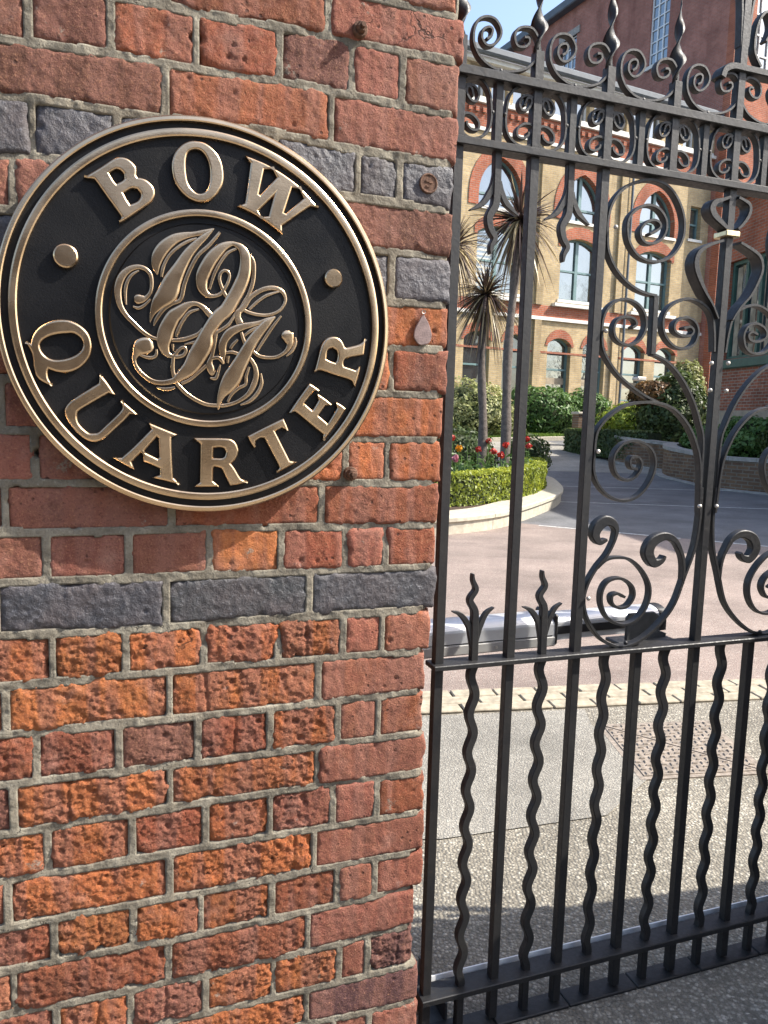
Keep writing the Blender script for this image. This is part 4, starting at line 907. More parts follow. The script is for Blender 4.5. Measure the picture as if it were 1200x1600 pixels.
# ------------------------------------------------------------------ sign
def make_sign():
    sx, sz = D['sign_c']
    r = D['sign_r']
    so = .0355
    ks = 1 - .035 / (WDIST * math.cos(WYAW))
    root = empty('round_sign', (sx * math.cos(WYAW) - so * math.sin(WYAW), WDIST * ks + sx * math.sin(WYAW) + so * math.cos(WYAW), sz), WYAW)
    tag(root, 'round black and bronze BOW QUARTER sign on the brick pier', 'sign')
    yf = -.030           # black field
    yr = -.0365          # crest of the bronze relief
    plate_p = [(0, yf + .0005), (r * .40, yf + .0005), (r * .478, yf + .0005), (r * .484, yf + .0022), (r * .52, yf + .0022)]
    lathe_y('centre_plate', [(0, yf - .0012), (r * .478, yf - .0012), (r * .486, yf + .0012), (r * .53, yf + .0012)], 128, 'sign_black', root)
    def ring(name, r0, r1, y0, y1, mat='bronze'):
        w_ = r1 - r0
        prof = [(r0, y0), (r0 + w_ * .10, y1 + .0012), (r0 + w_ * .25, y1 + .0002), (r0 + w_ * .5, y1), (r0 + w_ * .75, y1 + .0002), (r0 + w_ * .92, y1 + .0012), (r1, y0)]
        lathe_y(name, prof, 160, mat, root)
    lathe_y('field', [(r * .55, yf), (r * .91, yf)], 160, 'sign_black', root)
    ring('inner_ring', r * .513, r * .552, yf + .003, yr)
    ring('middle_ring', r * .894, r * .939, yf + .003, yr)
    lathe_y('groove', [(r * .935, yf + .001), (r * .975, yf + .001)], 160, 'sign_black', root)
    prof = [(r * .967, yf + .003), (r * .970, yr + .0008), (r * .976, yr), (r * .990, yr + .0004), (r * .997, yr + .002), (r, yr + .005), (r, -.012), (r * .992, -.008)]
    lathe_y('rim', prof, 160, 'bronze', root)
    lathe_y('backing', [(r * .992, -.008), (0, -.008)], 96, 'sign_black', root)
    for k in range(4):
        a = R(45 + 90 * k)
        lathe_y('standoff', [(.012, -.012), (.012, .006)], 12, 'rust', root, .2 * math.cos(a), .2 * math.sin(a))
    for name, polys in D['letters'].items():
        nm = {'R2': 'R'}.get(name, name)
        ol = [smooth_outline(pl, 4) for pl in polys]
        o = plate('letter', ol, .0085, 'bronze', root, .0032, y=yr - .0012, res=4)
        o['label'] = 'raised bronze letter ' + nm
    for dx, dz in D['dots']:
        rr = .0165 if dx < 0 else .0145
        lathe_y('stud', [(0, yr - .002), (rr * .84, yr - .002), (rr * .95, yr - .0005), (rr, yr + .0015), (rr, yf + .002)], 40, 'bronze', root, dx, dz)
    # monogram: strokes of varying width with a rounded crest
    V, F = [], []
    for si, st in enumerate(D['strokes']):
        P = catmull(st, 7 if len(st) > 2 else 2)
        xy = P[:, :2]; wd_ = np.maximum(P[:, 2] * 1.1 + .0003, .0004)
        d = np.gradient(xy, axis=0); d /= np.maximum(np.linalg.norm(d, axis=1, keepdims=True), 1e-9)
        nn = np.c_[-d[:, 1], d[:, 0]]
        base = len(V)
        sec = [(-1, 0), (-.985, .78), (-.9, .95), (-.6, .985), (0, 1), (.6, .985), (.9, .95), (.985, .78), (1, 0)]
        for q, n_, w_ in zip(xy, nn, wd_):
            hh = min(.0046, .0030 + w_ * .08) + .00012 * (si % 9)
            for a, b in sec:
                V.append((q[0] + n_[0] * a * w_ / 2, yf + .0006 - b * hh, q[1] + n_[1] * a * w_ / 2))
        k = len(sec)
        for i in range(len(xy) - 1):
            for j in range(k - 1):
                a = base + i * k + j
                F.append((a, a + 1, a + k + 1, a + k))
    mesh('monogram', V, F, 'bronze', root, smooth=True)
make_sign()
# ------------------------------------------------------------------ gate
KG = 1.0835
GF = empty('wrought_iron_gate', (0, WDIST * KG, 0), GYAW)
tag(GF, 'black wrought iron gate with scrollwork and wavy bars beside the brick pier', 'gate')
UA, PT = .1182, .1542
ZT, Z2, ZM, ZB = 1.869, 1.752, .793, .099
UE = UA + 8 * PT
BW = .0185
def ub(k): return UA + k * PT
def bar(k, z0, z1, w_=BW):
    u = ub(k)
    return box('bar', u - w_ / 2, u + w_ / 2, -w_ / 2, w_ / 2, z0, z1, 'iron', GF, .0012)
def rail(z, hgt, dep, u0=UA - .016, u1=UE + .016, name='rail'):
    return box(name, u0, u1, -dep / 2, dep / 2, z - hgt / 2, z + hgt / 2, 'iron', GF, .0015)
rail(ZT, .016, .036)
rail(Z2, .014, .036)
rail(ZM, .010, .046)
rail(ZB, .013, .05)
struct(box('rail_glint_strip', UA + .02, UE - .02, (.0305), .0335, ZB - .006, ZB + .0125, 'white_strip', GF), 'thing')  # white strip stands in for the sunlit back edge of the bottom rail
for k in range(9):
    if k in (3, 5):
        bar(k, .014, ZM - .005)
        bar(k, Z2 + .004, ZT + .06)
    else:
        bar(k, .014, ZT + (.06 if k not in (4,) else .33))
def finial(k, zb, hgt, turns=1.3):
    u = ub(k)
    n = 44
    V, F = [], []
    for i in range(n + 1):
        t = i / n
        z = zb + hgt * t
        w_ = (.009 + .0115 * min(1, t / .12)) * (1 - t) ** .75 + .0006
        th_ = .0042 * (1 - .8 * t)
        a = turns * 2 * math.pi * t
        ca, sa = math.cos(a), math.sin(a)
        for x, y in ((-w_, 0), (-w_ * .5, -th_), (w_ * .5, -th_), (w_, 0), (w_ * .5, th_), (-w_ * .5, th_)):
            V.append((u + x * ca - y * sa, x * sa + y * ca, z))
    for i in range(n):
        for j in range(6):
            a, b = i * 6 + j, i * 6 + (j + 1) % 6
            F.append((a, b, b + 6, a + 6))
    F.append((5, 4, 3, 2, 1, 0))
    F.append(tuple(range(n * 6, n * 6 + 6)))
    mesh('finial', V, F, 'iron', GF, smooth=True)
for k in range(9):
    if k != 4:
        finial(k, ZT + .055, .155)
rrng = random.Random(5)
def wavy(u, z0, z1, parent=GF):
    zs = np.arange(z0, z1, .004)
    amp = .0052 * np.clip((zs - z0 - .09) / .03, 0, 1)
    us = u + amp * rrng.uniform(.85, 1.15) * np.sin(2 * math.pi * (zs - z1 + rrng.uniform(-.006, .006)) / (.0775 * rrng.uniform(.98, 1.02)))
    return sweep('wavy_bar', np.c_[us, zs], .0165, .0165, 'iron', GF, chamfer=.2)
for k in range(8):
    wavy(ub(k + .5), .012, ZM - .004)
G = D['gate']
def shifted(pts, du=0, mirror=None):
    P = np.array(pts, float)
    if mirror is not None:
        P[:, 0] = 2 * mirror - P[:, 0]
    P[:, 0] += du
    return P
UD = ub(4)
def ribbon(name, pts, t=.0058, wd_=.0172, n=7, part='scroll', taper=None, du=0, mirror=None, y=0.0, widths=None):
    P = catmull(shifted(pts, du, mirror), n)
    W = None
    if widths is not None:
        W = np.interp(np.linspace(0, 1, len(P)), np.linspace(0, 1, len(widths)), widths)
    return sweep(part, P, t, wd_, 'iron', GF, widths=W, y=y)
for mir in (None, UD):
    ribbon('crown', G['crown'], mirror=mir)
    sweep('scroll', shifted(G['crown_drop'], 0, mir), .0135, .0165, 'iron', GF)
    ribbon('crown_tail', G['crown_tail'], mirror=mir, y=.002)
    ribbon('heart_left', G['heart_left'], mirror=mir)
    ribbon('arch', G['arch'], mirror=mir, y=-.002)
    ribbon('heart_right', G['heart_right'], mirror=mir)
    ribbon('base', G['base'], mirror=mir, t=.0065)
    ribbon('base_spiral', G['base_spiral'], mirror=mir)
    ribbon('base_head', G['base_head'], mirror=mir, widths=[.006, .010, .016, .022, .024, .02, .012, .006], part='leaf', wd_=.018)
    ribbon('leaf', G['leaf'], mirror=mir, widths=[.005, .007, .009, .011])
    ribbon('leaf_head', G['leaf_head'], mirror=mir, widths=[.008, .012, .017, .023, .026, .02, .012, .006], part='leaf', wd_=.018)
ribbon('tl', G['tulip_low_left'], part='tulip_leaf', wd_=.03, widths=[.004, .005, .008, .013, .015, .011, .007, .006])
ribbon('tr', G['tulip_low_right'], part='tulip_leaf', wd_=.03, widths=[.004, .005, .006, .007, .007, .008, .008, .006])
ribbon('ul', G['tulip_up_left'], part='tulip_leaf', wd_=.028, widths=[.006, .012, .016, .018, .013, .008, .006])
ribbon('ur', G['tulip_up_right'], part='tulip_leaf', wd_=.028, widths=[.006, .008, .009, .008, .007, .006])
cu_, cz_ = D['collar']
box('collar', UD - .0185, UD + .0185, -.0185, .0185, cz_ - .006, cz_ + .006, 'brass', GF, .002)
for k in (0, 1, 2, 3):          # crest and band, repeated bay by bay
    for mir in (None, UD):
        ribbon('u', G['u_scroll'], du=k * PT if mir is None else -k * PT, mirror=mir, t=.005, wd_=.015)
    for mir in (None, UD):
        sg = 1 if mir is None else -1
        ribbon('c', G['c_scroll_r'], du=sg * k * PT, mirror=mir, t=.0048, wd_=.015)
        P = shifted(G['c_scroll_r'], 0, ub(.5))
        P = shifted(P, sg * k * PT, mir)
        ribbon('c', P, t=.0048, wd_=.015)
for k in range(8):
    u = ub(k + .5)
    box('short_bar', u - .0075, u + .0075, -.0075, .0075, Z2 + .005, ZT - .006, 'iron', GF, .001)
    for sg in (-1, 1):
        ball('rivet', (u + sg * .0125, -.004, (ZT + Z2) / 2), .0045, 'iron', GF)
    ball('rivet', (u, -.003, ZT + .013), .006, 'iron', GF)
u0 = ub(.5)
for k in (.5, 1.5, 6.5, 7.5):
    du = ub(k) - u0
    W_ = [.015, .015, .015, .0155, .0145, .013, .011, .009, .003]
    ribbon('dw', G['dart_wave'], du=du, part='dart', wd_=.014, widths=W_)
    ribbon('dl', G['dart_left_leaf'], du=du, part='dart_leaf', wd_=.010, widths=[.006, .011, .0125, .010, .002])
    ribbon('dr', G['dart_right_leaf'], du=du, part='dart_leaf', wd_=.010, widths=[.006, .011, .012, .002])
    ribbon('sw', G['spear_wave'], du=du, part='spear', wd_=.014, widths=[.0155, .0155, .0155, .014, .012, .0105, .0075, .003])
    ribbon('sl', G['spear_left_leaf'], du=du, part='spear_leaf', wd_=.010, widths=[.004, .009, .012, .0095, .002])
    ribbon('sr', G['spear_right_leaf'], du=du, part='spear_leaf', wd_=.010, widths=[.004, .009, .012, .0095, .002])
for (u, z) in D['rivets']:
    ball('rivet', (u, -.012, z), .0046, 'iron' if z < .85 else 'steel', GF)
for sg in (-1, 1):
    box('scroll_clip', UD + sg * (UD - .5415) - .011, UD + sg * (UD - .5415) + .011, -.010, .010, 1.352, 1.360, 'steel', GF, .002)
# raised centre piece over the middle bar
P = catmull([(ub(3.66), ZT + .083), (ub(3.70), ZT + .098), (ub(3.82), ZT + .107), (ub(4), ZT + .108), (ub(4.6), ZT + .108)], 6)
sweep('cap_rail', P, .014, .03, 'iron', GF)
ribbon('cs', [(ub(4.35), ZT + .17), (ub(4.42), ZT + .2), (ub(4.33), ZT + .225), (ub(4.2), ZT + .2), (ub(4.17), ZT + .15), (ub(4.3), ZT + .12)], t=.006)
ribbon('cs', [(ub(3.95), ZT + .15), (ub(3.9), ZT + .24), (ub(3.75), ZT + .32), (ub(3.6), ZT + .36)], t=.006, part='branch')
ribbon('cs', [(ub(4.05), ZT + .15), (ub(4.1), ZT + .24), (ub(4.25), ZT + .32), (ub(4.4), ZT + .36)], t=.006, part='branch')
# threshold plates on the ground under the gate
TH = empty('gate_threshold', (0, WDIST * KG, 0), GYAW)
tag(TH, 'dark iron threshold strip lying on the asphalt under the gate', 'threshold')
x = UA - .02
while x < UE:
    x1 = x + .1775
    box('threshold_plate', x, x1 - .002, -.024, .024, .003, .0115, 'iron', TH, .002)
    x = x1
# gate opener arm behind the middle rail
def opener():
    a, b = Vector((-.04, 1.545, .80)), Vector((.685, 1.84, .787))
    L_ = (b - a).length
    ang = math.atan2(b.y - a.y, b.x - a.x)
    root = empty('gate_opener', a, ang)
    def body(name, x0, x1, hw, hh, mat, z=0.0, y=0.0, n=14):
        prof = []
        for q in range(n):
            t = math.pi * q / (n - 1)
            prof.append((y - hw * math.cos(t), z + hh * (.35 + .65 * math.sin(t))))
        prof += [(y + hw, z - hh), (y - hw, z - hh)]
        V = [(x0, p[0], p[1]) for p in prof] + [(x1, p[0], p[1]) for p in prof]
        m_ = len(prof)
        F = [(j, (j + 1) % m_, m_ + (j + 1) % m_, m_ + j) for j in range(m_)] + [tuple(range(m_))[::-1], tuple(range(m_, 2 * m_))]
        return mesh(name, V, F, mat, root)
    s0 = .455
    body('housing', 0, s0, .040, .034, 'alu')
    body('guide', s0 + .004, L_ - .03, .034, .028, 'alu', z=.002)
    box('slot', s0 + .004, L_ - .03, -.0375, -.034, -.012, .006, 'black_plastic', root)
    box('joint_ring', s0 - .006, s0 + .005, -.042, .042, -.036, .0355, 'black_plastic', root, .004)
    for q in (.05, .16, .30, .42):
        lathe_y('screw', [(0, -.0425), (.0035, -.0425), (.0035, -.039)], 8, 'steel', root, q, -.027)
    box('seam', .02, s0 - .01, -.0407, -.0395, -.0135, -.0115, 'black_plastic', root)
    body('end_cap', L_ - .03, L_ - .008, .035, .029, 'black_plastic', z=.002)
    box('housing_skirt', 0, s0, -.0415, .0415, -.038, -.014, 'grey_plastic', root, .003)
    tag(root, 'silver and grey gate opener arm lying behind the middle rail', 'gate opener')
    br = empty('opener_bracket', (GF.location.x, GF.location.y, 0), GYAW)
    box('flat_plate', .555, .70, .018, .075, ZM - .004, ZM + .004, 'grey_iron', br, .002)
    plate('lug', [[(.585, ZM), (.69, ZM), (.692, ZM + .012), (.672, ZM + .02), (.668, ZM + .055), (.655, ZM + .063), (.59, ZM + .063), (.583, ZM + .052)]], .008, 'grey_iron', br, .002, y=.04)
    tag(br, 'dark grey steel bracket joining the opener to the gate rail', 'bracket')
M['grey_iron'] = simple('dark_grey_steel', (.06, .062, .062), .5, .3, nscale=50, var=.3)
opener()
gs = empty('gate_stop', (0, WDIST * KG, 0), GYAW)
V, F = [], []
for q in ((.135, .165, .03, .16), ):
    v, f = box_vf(.135, .139, .02, .17, .004, .05); V += v; F += f
mesh('flange', V, F, 'grey_iron', gs)
box('channel_base', .1395, .175, .02, .17, .004, .008, 'grey_iron', gs)
box('flange', .1755, .1795, .02, .17, .004, .05, 'grey_iron', gs)
tag(gs, 'small steel channel stop on the ground at the foot of the pier', 'gate stop')
# ------------------------------------------------------------------ unseen low wall added beyond the gate to cast shade on the near ground
a13 = R(13.6)
LW = empty('shade_wall', (1.36, 1.72, 0), a13)
tag(LW, 'unseen low brick wall added beyond the gate to shade the near ground', 'wall')
box('wall_body', 0, 5, -.34, 0, 0, 1.22, 'brown_brick', LW)
box('coping', -.03, 5, -.37, .03, 1.22, 1.30, 'stone', LW, .01)
box('wall_return', 0, .34, -1.2, -.342, 0, 1.22, 'brown_brick_side', LW)
box('coping', -.03, .37, -1.2, -.372, 1.22, 1.30, 'stone', LW, .01)
# ------------------------------------------------------------------ utility cover
def cover():
    o0 = Vector((.965, 2.62, .008)); ux = Vector((.46, .075, 0)); uy = Vector((-.02, .45, 0))
    root = empty('utility_cover', o0)
    tag(root, 'rusty checkered steel utility cover set in the asphalt behind the gate', 'manhole cover')
    def P(a, b, z): q = ux * a + uy * b; return (q.x, q.y, z)
    def slab(name, quad, z0, z1, mat='cast_iron'):
        V = [P(a, b, z0) for a, b in quad] + [P(a, b, z1) for a, b in quad]
        m_ = len(quad)
        F = [tuple(range(m_))[::-1], tuple(range(m_, 2 * m_))] + [(j, (j + 1) % m_, m_ + (j + 1) % m_, m_ + j) for j in range(m_)]
        return mesh(name, V, F, mat, root)
    slab('frame', [(-.05, -.05), (1.05, -.05), (1.05, 1.05), (-.05, 1.05)], -.004, .001)
    for q in ([(.0, .0), (.985, .0), (.0, .985)], [(1, .015), (1, 1), (.015, 1)]):
        pl = slab('cover_plate', q, 0, .004)
    V, F = [], []
    for i in range(15):
        for j in range(15):
            a, b = (i + .5) / 15, (j + .5) / 15
            if abs(a + b - 1) < .06: continue
            s_, t_ = (.026, .009) if (i + j) % 2 else (.009, .026)
            k = len(V)
            V += [P(a - s_, b - t_, .004), P(a + s_, b - t_, .004), P(a + s_, b + t_, .004), P(a - s_, b + t_, .004)]
            V += [P(a - s_ * .6, b - t_ * .6, .009), P(a + s_ * .6, b - t_ * .6, .009), P(a + s_ * .6, b + t_ * .6, .009), P(a - s_ * .6, b + t_ * .6, .009)]
            F += [(k + 4, k + 5, k + 6, k + 7)] + [(k + q, k + (q + 1) % 4, k + 4 + (q + 1) % 4, k + 4 + q) for q in range(4)]
    struct(mesh('tread_studs', V, F, 'cast_iron', root), 'stuff')
cover()
# ------------------------------------------------------------------ foliage helpers
def leaf_mesh(name, centers, normals, size, tints, mat, parent, aspect=.55, seed=0):
    rg = np.random.default_rng(seed)
    n = len(centers)
    nr = normals / np.maximum(np.linalg.norm(normals, axis=1, keepdims=True), 1e-9)
    rv = rg.normal(size=(n, 3))
    a = np.cross(nr, rv); a /= np.maximum(np.linalg.norm(a, axis=1, keepdims=True), 1e-9)
    b = np.cross(nr, a)
    s = size * rg.uniform(.45, 1.5, (n, 1))
    bend = nr * s * .18
    V = np.stack([centers - a * s, centers - b * s * aspect + bend, centers + a * s, centers + b * s * aspect + bend], 1).reshape(-1, 3)
    F = np.arange(4 * n).reshape(n, 4)
    me = bpy.data.meshes.new(name)
    me.vertices.add(4 * n); me.vertices.foreach_set('co', V.ravel())
    me.loops.add(4 * n); me.loops.foreach_set('vertex_index', F.ravel().astype(np.int32))
    me.polygons.add(n); me.polygons.foreach_set('loop_start', np.arange(0, 4 * n, 4, dtype=np.int32))
    me.update(calc_edges=True)
    at = me.attributes.new('tint', 'FLOAT', 'FACE')
    at.data.foreach_set('value', np.clip(tints, 0, 1).astype(np.float32))
    me.materials.append(M[mat])
    return link(bpy.data.objects.new(name, me), parent)
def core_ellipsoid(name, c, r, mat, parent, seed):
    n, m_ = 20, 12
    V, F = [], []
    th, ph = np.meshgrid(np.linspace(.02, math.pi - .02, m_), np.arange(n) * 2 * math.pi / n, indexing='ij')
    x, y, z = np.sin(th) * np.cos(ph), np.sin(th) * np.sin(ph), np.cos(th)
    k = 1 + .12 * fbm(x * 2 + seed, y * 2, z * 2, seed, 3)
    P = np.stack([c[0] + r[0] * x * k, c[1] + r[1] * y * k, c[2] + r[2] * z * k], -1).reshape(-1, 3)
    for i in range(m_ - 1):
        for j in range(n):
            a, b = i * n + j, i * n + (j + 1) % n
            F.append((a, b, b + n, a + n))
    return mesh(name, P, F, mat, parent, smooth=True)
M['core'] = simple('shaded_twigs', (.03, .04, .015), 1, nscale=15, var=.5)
def bush(name, c, r, n, size, mat, label, seed, cat='bush', flat_bottom=True, box_=False, group=None, lumps=7, parts=None):
    rg = np.random.default_rng(seed)
    g = gz(c[1])
    root = empty(name, (c[0], c[1], g))
    tag(root, label, cat, group)
    cz = c[2] - g
    if box_:
        p_ = 6
        d = rg.normal(size=(n, 3)); d /= np.linalg.norm(d, axis=1, keepdims=True)
        k = (np.abs(d) ** p_).sum(1) ** (-1 / p_)
        d = d * k[:, None]
    else:
        d = rg.normal(size=(n, 3)); d /= np.linalg.norm(d, axis=1, keepdims=True)
    lump = 1 + .2 * fbm(d[:, 0] * 2.2 + seed, d[:, 1] * 2.2, d[:, 2] * 2.2, seed, 3) if not box_ else 1 + .05 * fbm(d[:, 0] * 4 + seed, d[:, 1] * 4, d[:, 2] * 4, seed, 3)
    rad = lump * (1 - np.abs(rg.normal(0, .07, n))) + rg.exponential(.025, n)
    P = d * rad[:, None] * np.array(r)
    P[:, 2] += cz
    P[:, 2] = np.maximum(P[:, 2], .03)
    nrm = d + rg.normal(0, .55, (n, 3)) + np.array([0, 0, .25])
    tint = .45 + .28 * fbm(P[:, 0] * 3, P[:, 1] * 3, P[:, 2] * 3, seed + 3, 3) + rg.normal(0, .2, n)
    leaf_mesh('foliage', P, nrm, size, tint, mat, root, seed=seed)
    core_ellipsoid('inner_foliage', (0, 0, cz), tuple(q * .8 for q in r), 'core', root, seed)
    V, F = tube([(0, 0, -.05), (.02, 0, cz * .5), (0, .02, cz)], [.05, .04, .02])
    mesh('stem', V, F, 'twig', root)
    return root
# ------------------------------------------------------------------ flower island
KP = [(-3.4, 9.6), (-2.2, 8.65), (-1.1, 8.22), (0, 8.15), (.71, 8.38), (1.37, 9.0), (1.81, 9.79), (2.25, 10.7), (2.66, 11.65), (2.99, 12.74), (3.25, 14.3), (3.35, 15.6), (3.1, 17.0), (2.3, 18.2), (.8, 18.9), (-1.5, 18.6), (-3.4, 17)]
kp = catmull(KP, 10)
seg = np.r_[0, np.cumsum(np.linalg.norm(np.diff(kp, axis=0), axis=1))]
def along(path, sg, t):
    return np.array([np.interp(t, sg, path[:, 0]), np.interp(t, sg, path[:, 1])])
def inward(t):
    d = along(kp, seg, t + .05) - along(kp, seg, t - .05)
    d /= np.linalg.norm(d)
    return np.array([-d[1], d[0]])
isl = empty('kerb', (0, 0, 0)); struct(isl)
t = 0.0
ki = 0
while t < seg[-1] - 1:
    t1 = t + .9
    V, F = [], []
    prof = [(.0 + .03, 0), (.03, .13), (.0, .15), (0, .19), (.015, .205), (.42, .215), (.42, 0)]
    for q in np.linspace(t + .004, t1 - .004, 6):
        p_, n_ = along(kp, seg, q), inward(q)
        for a, z in prof:
            V.append((p_[0] + n_[0] * a, p_[1] + n_[1] * a, gz(p_[1]) * .3 + z))
    m_ = len(prof)
    for i in range(5):
        for j in range(m_ - 1):
            a = i * m_ + j
            F.append((a, a + m_, a + m_ + 1, a + 1))
    F.append(tuple(range(m_))); F.append(tuple(range(5 * m_, 6 * m_))[::-1])
    mesh('kerb_stone', V, F, 'stone', isl)
    t = t1
inner = [along(kp, seg, q) + inward(q) * .4 for q in np.linspace(0, seg[-1], 40)]
struct(mesh('flower_bed', [(p_[0], p_[1], .2) for p_ in inner] + [(-3.4, 13, .3)], [(i, (i + 1) % 40, 40) for i in range(40)], 'soil'))
def path_hedge(name, pts, wd_, hgt, z0, n, size, mat, label, seed):
    path = catmull(pts, 8)
    sg = np.r_[0, np.cumsum(np.linalg.norm(np.diff(path, axis=0), axis=1))]
    rg = np.random.default_rng(seed)
    root = empty(name, (path[0, 0], path[0, 1], z0))
    tag(root, label, 'hedge')
    tt = rg.uniform(0, sg[-1], n)
    P = np.stack([np.interp(tt, sg, path[:, 0]), np.interp(tt, sg, path[:, 1])], 1)
    Q = np.stack([np.interp(tt + .05, sg, path[:, 0]), np.interp(tt + .05, sg, path[:, 1])], 1)
    Q2 = np.stack([np.interp(tt - .05, sg, path[:, 0]), np.interp(tt - .05, sg, path[:, 1])], 1)
    d = Q - Q2; d /= np.maximum(np.linalg.norm(d, axis=1, keepdims=True), 1e-9)
    nn = np.c_[-d[:, 1], d[:, 0]]
    per = 2 * hgt + wd_
    e = rg.uniform(0, per, n)
    a = np.where(e < hgt, -wd_ / 2, np.where(e < hgt + wd_, e - hgt - wd_ / 2, wd_ / 2))
    z = np.where(e < hgt, e, np.where(e < hgt + wd_, hgt, per - e))
    dn = np.where(e < hgt, -1.0, np.where(e < hgt + wd_, 0.0, 1.0))
    dz = np.where((e >= hgt) & (e < hgt + wd_), 1.0, 0.1)
    ins = np.abs(rg.normal(0, .018, n)) - .02 * fbm(tt * 5, z * 9 + a * 9, 0, seed, 3)
    a2 = a - dn * ins; z2 = z - (dz > .5) * ins
    C = np.c_[P[:, 0] + nn[:, 0] * a2 - path[0, 0], P[:, 1] + nn[:, 1] * a2 - path[0, 1], np.maximum(z2, .02)]
    N_ = np.c_[nn[:, 0] * dn, nn[:, 1] * dn, dz] + rg.normal(0, .5, (n, 3))
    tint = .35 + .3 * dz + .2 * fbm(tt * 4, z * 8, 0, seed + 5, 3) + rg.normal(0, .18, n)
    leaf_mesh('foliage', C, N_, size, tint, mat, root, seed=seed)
    V, F = [], []
    for p_, q_ in zip(path, np.gradient(path, axis=0)):
        q_ = q_ / np.linalg.norm(q_); n_ = np.array([-q_[1], q_[0]])
        for a_, z_ in ((-1, 0), (-1, 1), (1, 1), (1, 0)):
            pt = p_ + n_ * a_ * (wd_ / 2 - .035) - path[0]
            V.append((pt[0], pt[1], z_ * (hgt - .035)))
    for i in range(len(path) - 1):
        for j in range(3):
            k = i * 4 + j
            F.append((k, k + 4, k + 5, k + 1))
    F += [(0, 1, 2, 3), tuple(len(path) * 4 - q for q in (1, 2, 3, 4))]
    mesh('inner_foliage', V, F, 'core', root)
    return root
path_hedge('box_hedge', [(-2.6, 9.7), (-1.2, 9.2), (0, 9.22), (.85, 9.62), (1.24, 10.03), (1.68, 10.7), (2.2, 11.75), (2.55, 12.9), (2.75, 14.3), (2.75, 15.4)], .34, .42, .2, 30000, .022, 'box_leaf', 'clipped bright yellow-green box hedge edging the flower island', 4)
bush('box_ball', (2.75, 15.0, .62), (.42, .42, .42), 3500, .03, 'dark_box', 'dark rounded box ball at the right end of the flower island', 21)
bush('box_ball', (1.35, 15.2, .6), (.85, .7, .5), 5000, .035, 'dark_box', 'wide low clipped box mound between the palm trunks and the pier', 22)
frng = np.random.default_rng(8)
def flower(x, y, z, kind, i):
    root = empty('bedding_flower', (x, y, .2))
    hgt = z - .2
    n = 90
    d = frng.normal(size=(n, 3)); d[:, 2] = np.abs(d[:, 2]); d /= np.linalg.norm(d, axis=1, keepdims=True)
    P = d * np.array([.2, .2, max(.12, hgt * .85)]) * frng.uniform(.35, 1, (n, 1)) + np.array([0, 0, .03])
    leaf_mesh('leaves', P, d + frng.normal(0, .6, (n, 3)), .05, frng.uniform(0, 1, n), 'flower_leaf', root, .35, i)
    V, F = tube([(0, 0, 0), (.01, 0, hgt * .6), (0, 0, hgt)], [.008, .007, .005], 6)
    mesh('stem', V, F, 'green_stem', root)
    if kind != 'g':
        n = 42
        d = frng.normal(size=(n, 3)); d /= np.linalg.norm(d, axis=1, keepdims=True)
        P = d * .046 * frng.uniform(.5, 1, (n, 1)) + np.array([0, 0, hgt])
        leaf_mesh('blossom', P, d + frng.normal(0, .3, (n, 3)), .024, frng.uniform(0, 1, n), {'r': 'red_petal', 'o': 'orange_petal', 'p': 'pink_petal'}[kind], root, .8, i)
    return root
M['green_stem'] = simple('green_stem', (.08, .14, .03), .7)
ordn = ['first', 'second', 'third', 'fourth', 'fifth', 'sixth', 'seventh', 'eighth']
reds = sorted([q for q in D['flowers'] if q[3] == 'r'], key=lambda q: q[0] / q[1])
for i, q in enumerate(D['flowers']):
    o = flower(q[0], q[1], q[2], q[3], i)
    if q[3] == 'r':
        k = reds.index(q)
        tag(o, 'red-headed bedding flower in the island, %s red bloom counted from the pier' % ordn[k], 'flower', 'bedding flowers in the island')
    elif q[3] == 'g':
        tag(o, 'leafy green bedding plant without a bloom behind the box hedge', 'plant', 'leafy plants in the island')
    else:
        tag(o, {'o': 'single orange bedding flower close to the brick pier edge', 'p': 'pink and white bedding flower low behind the box hedge'}[q[3]], 'flower', 'bedding flowers in the island')
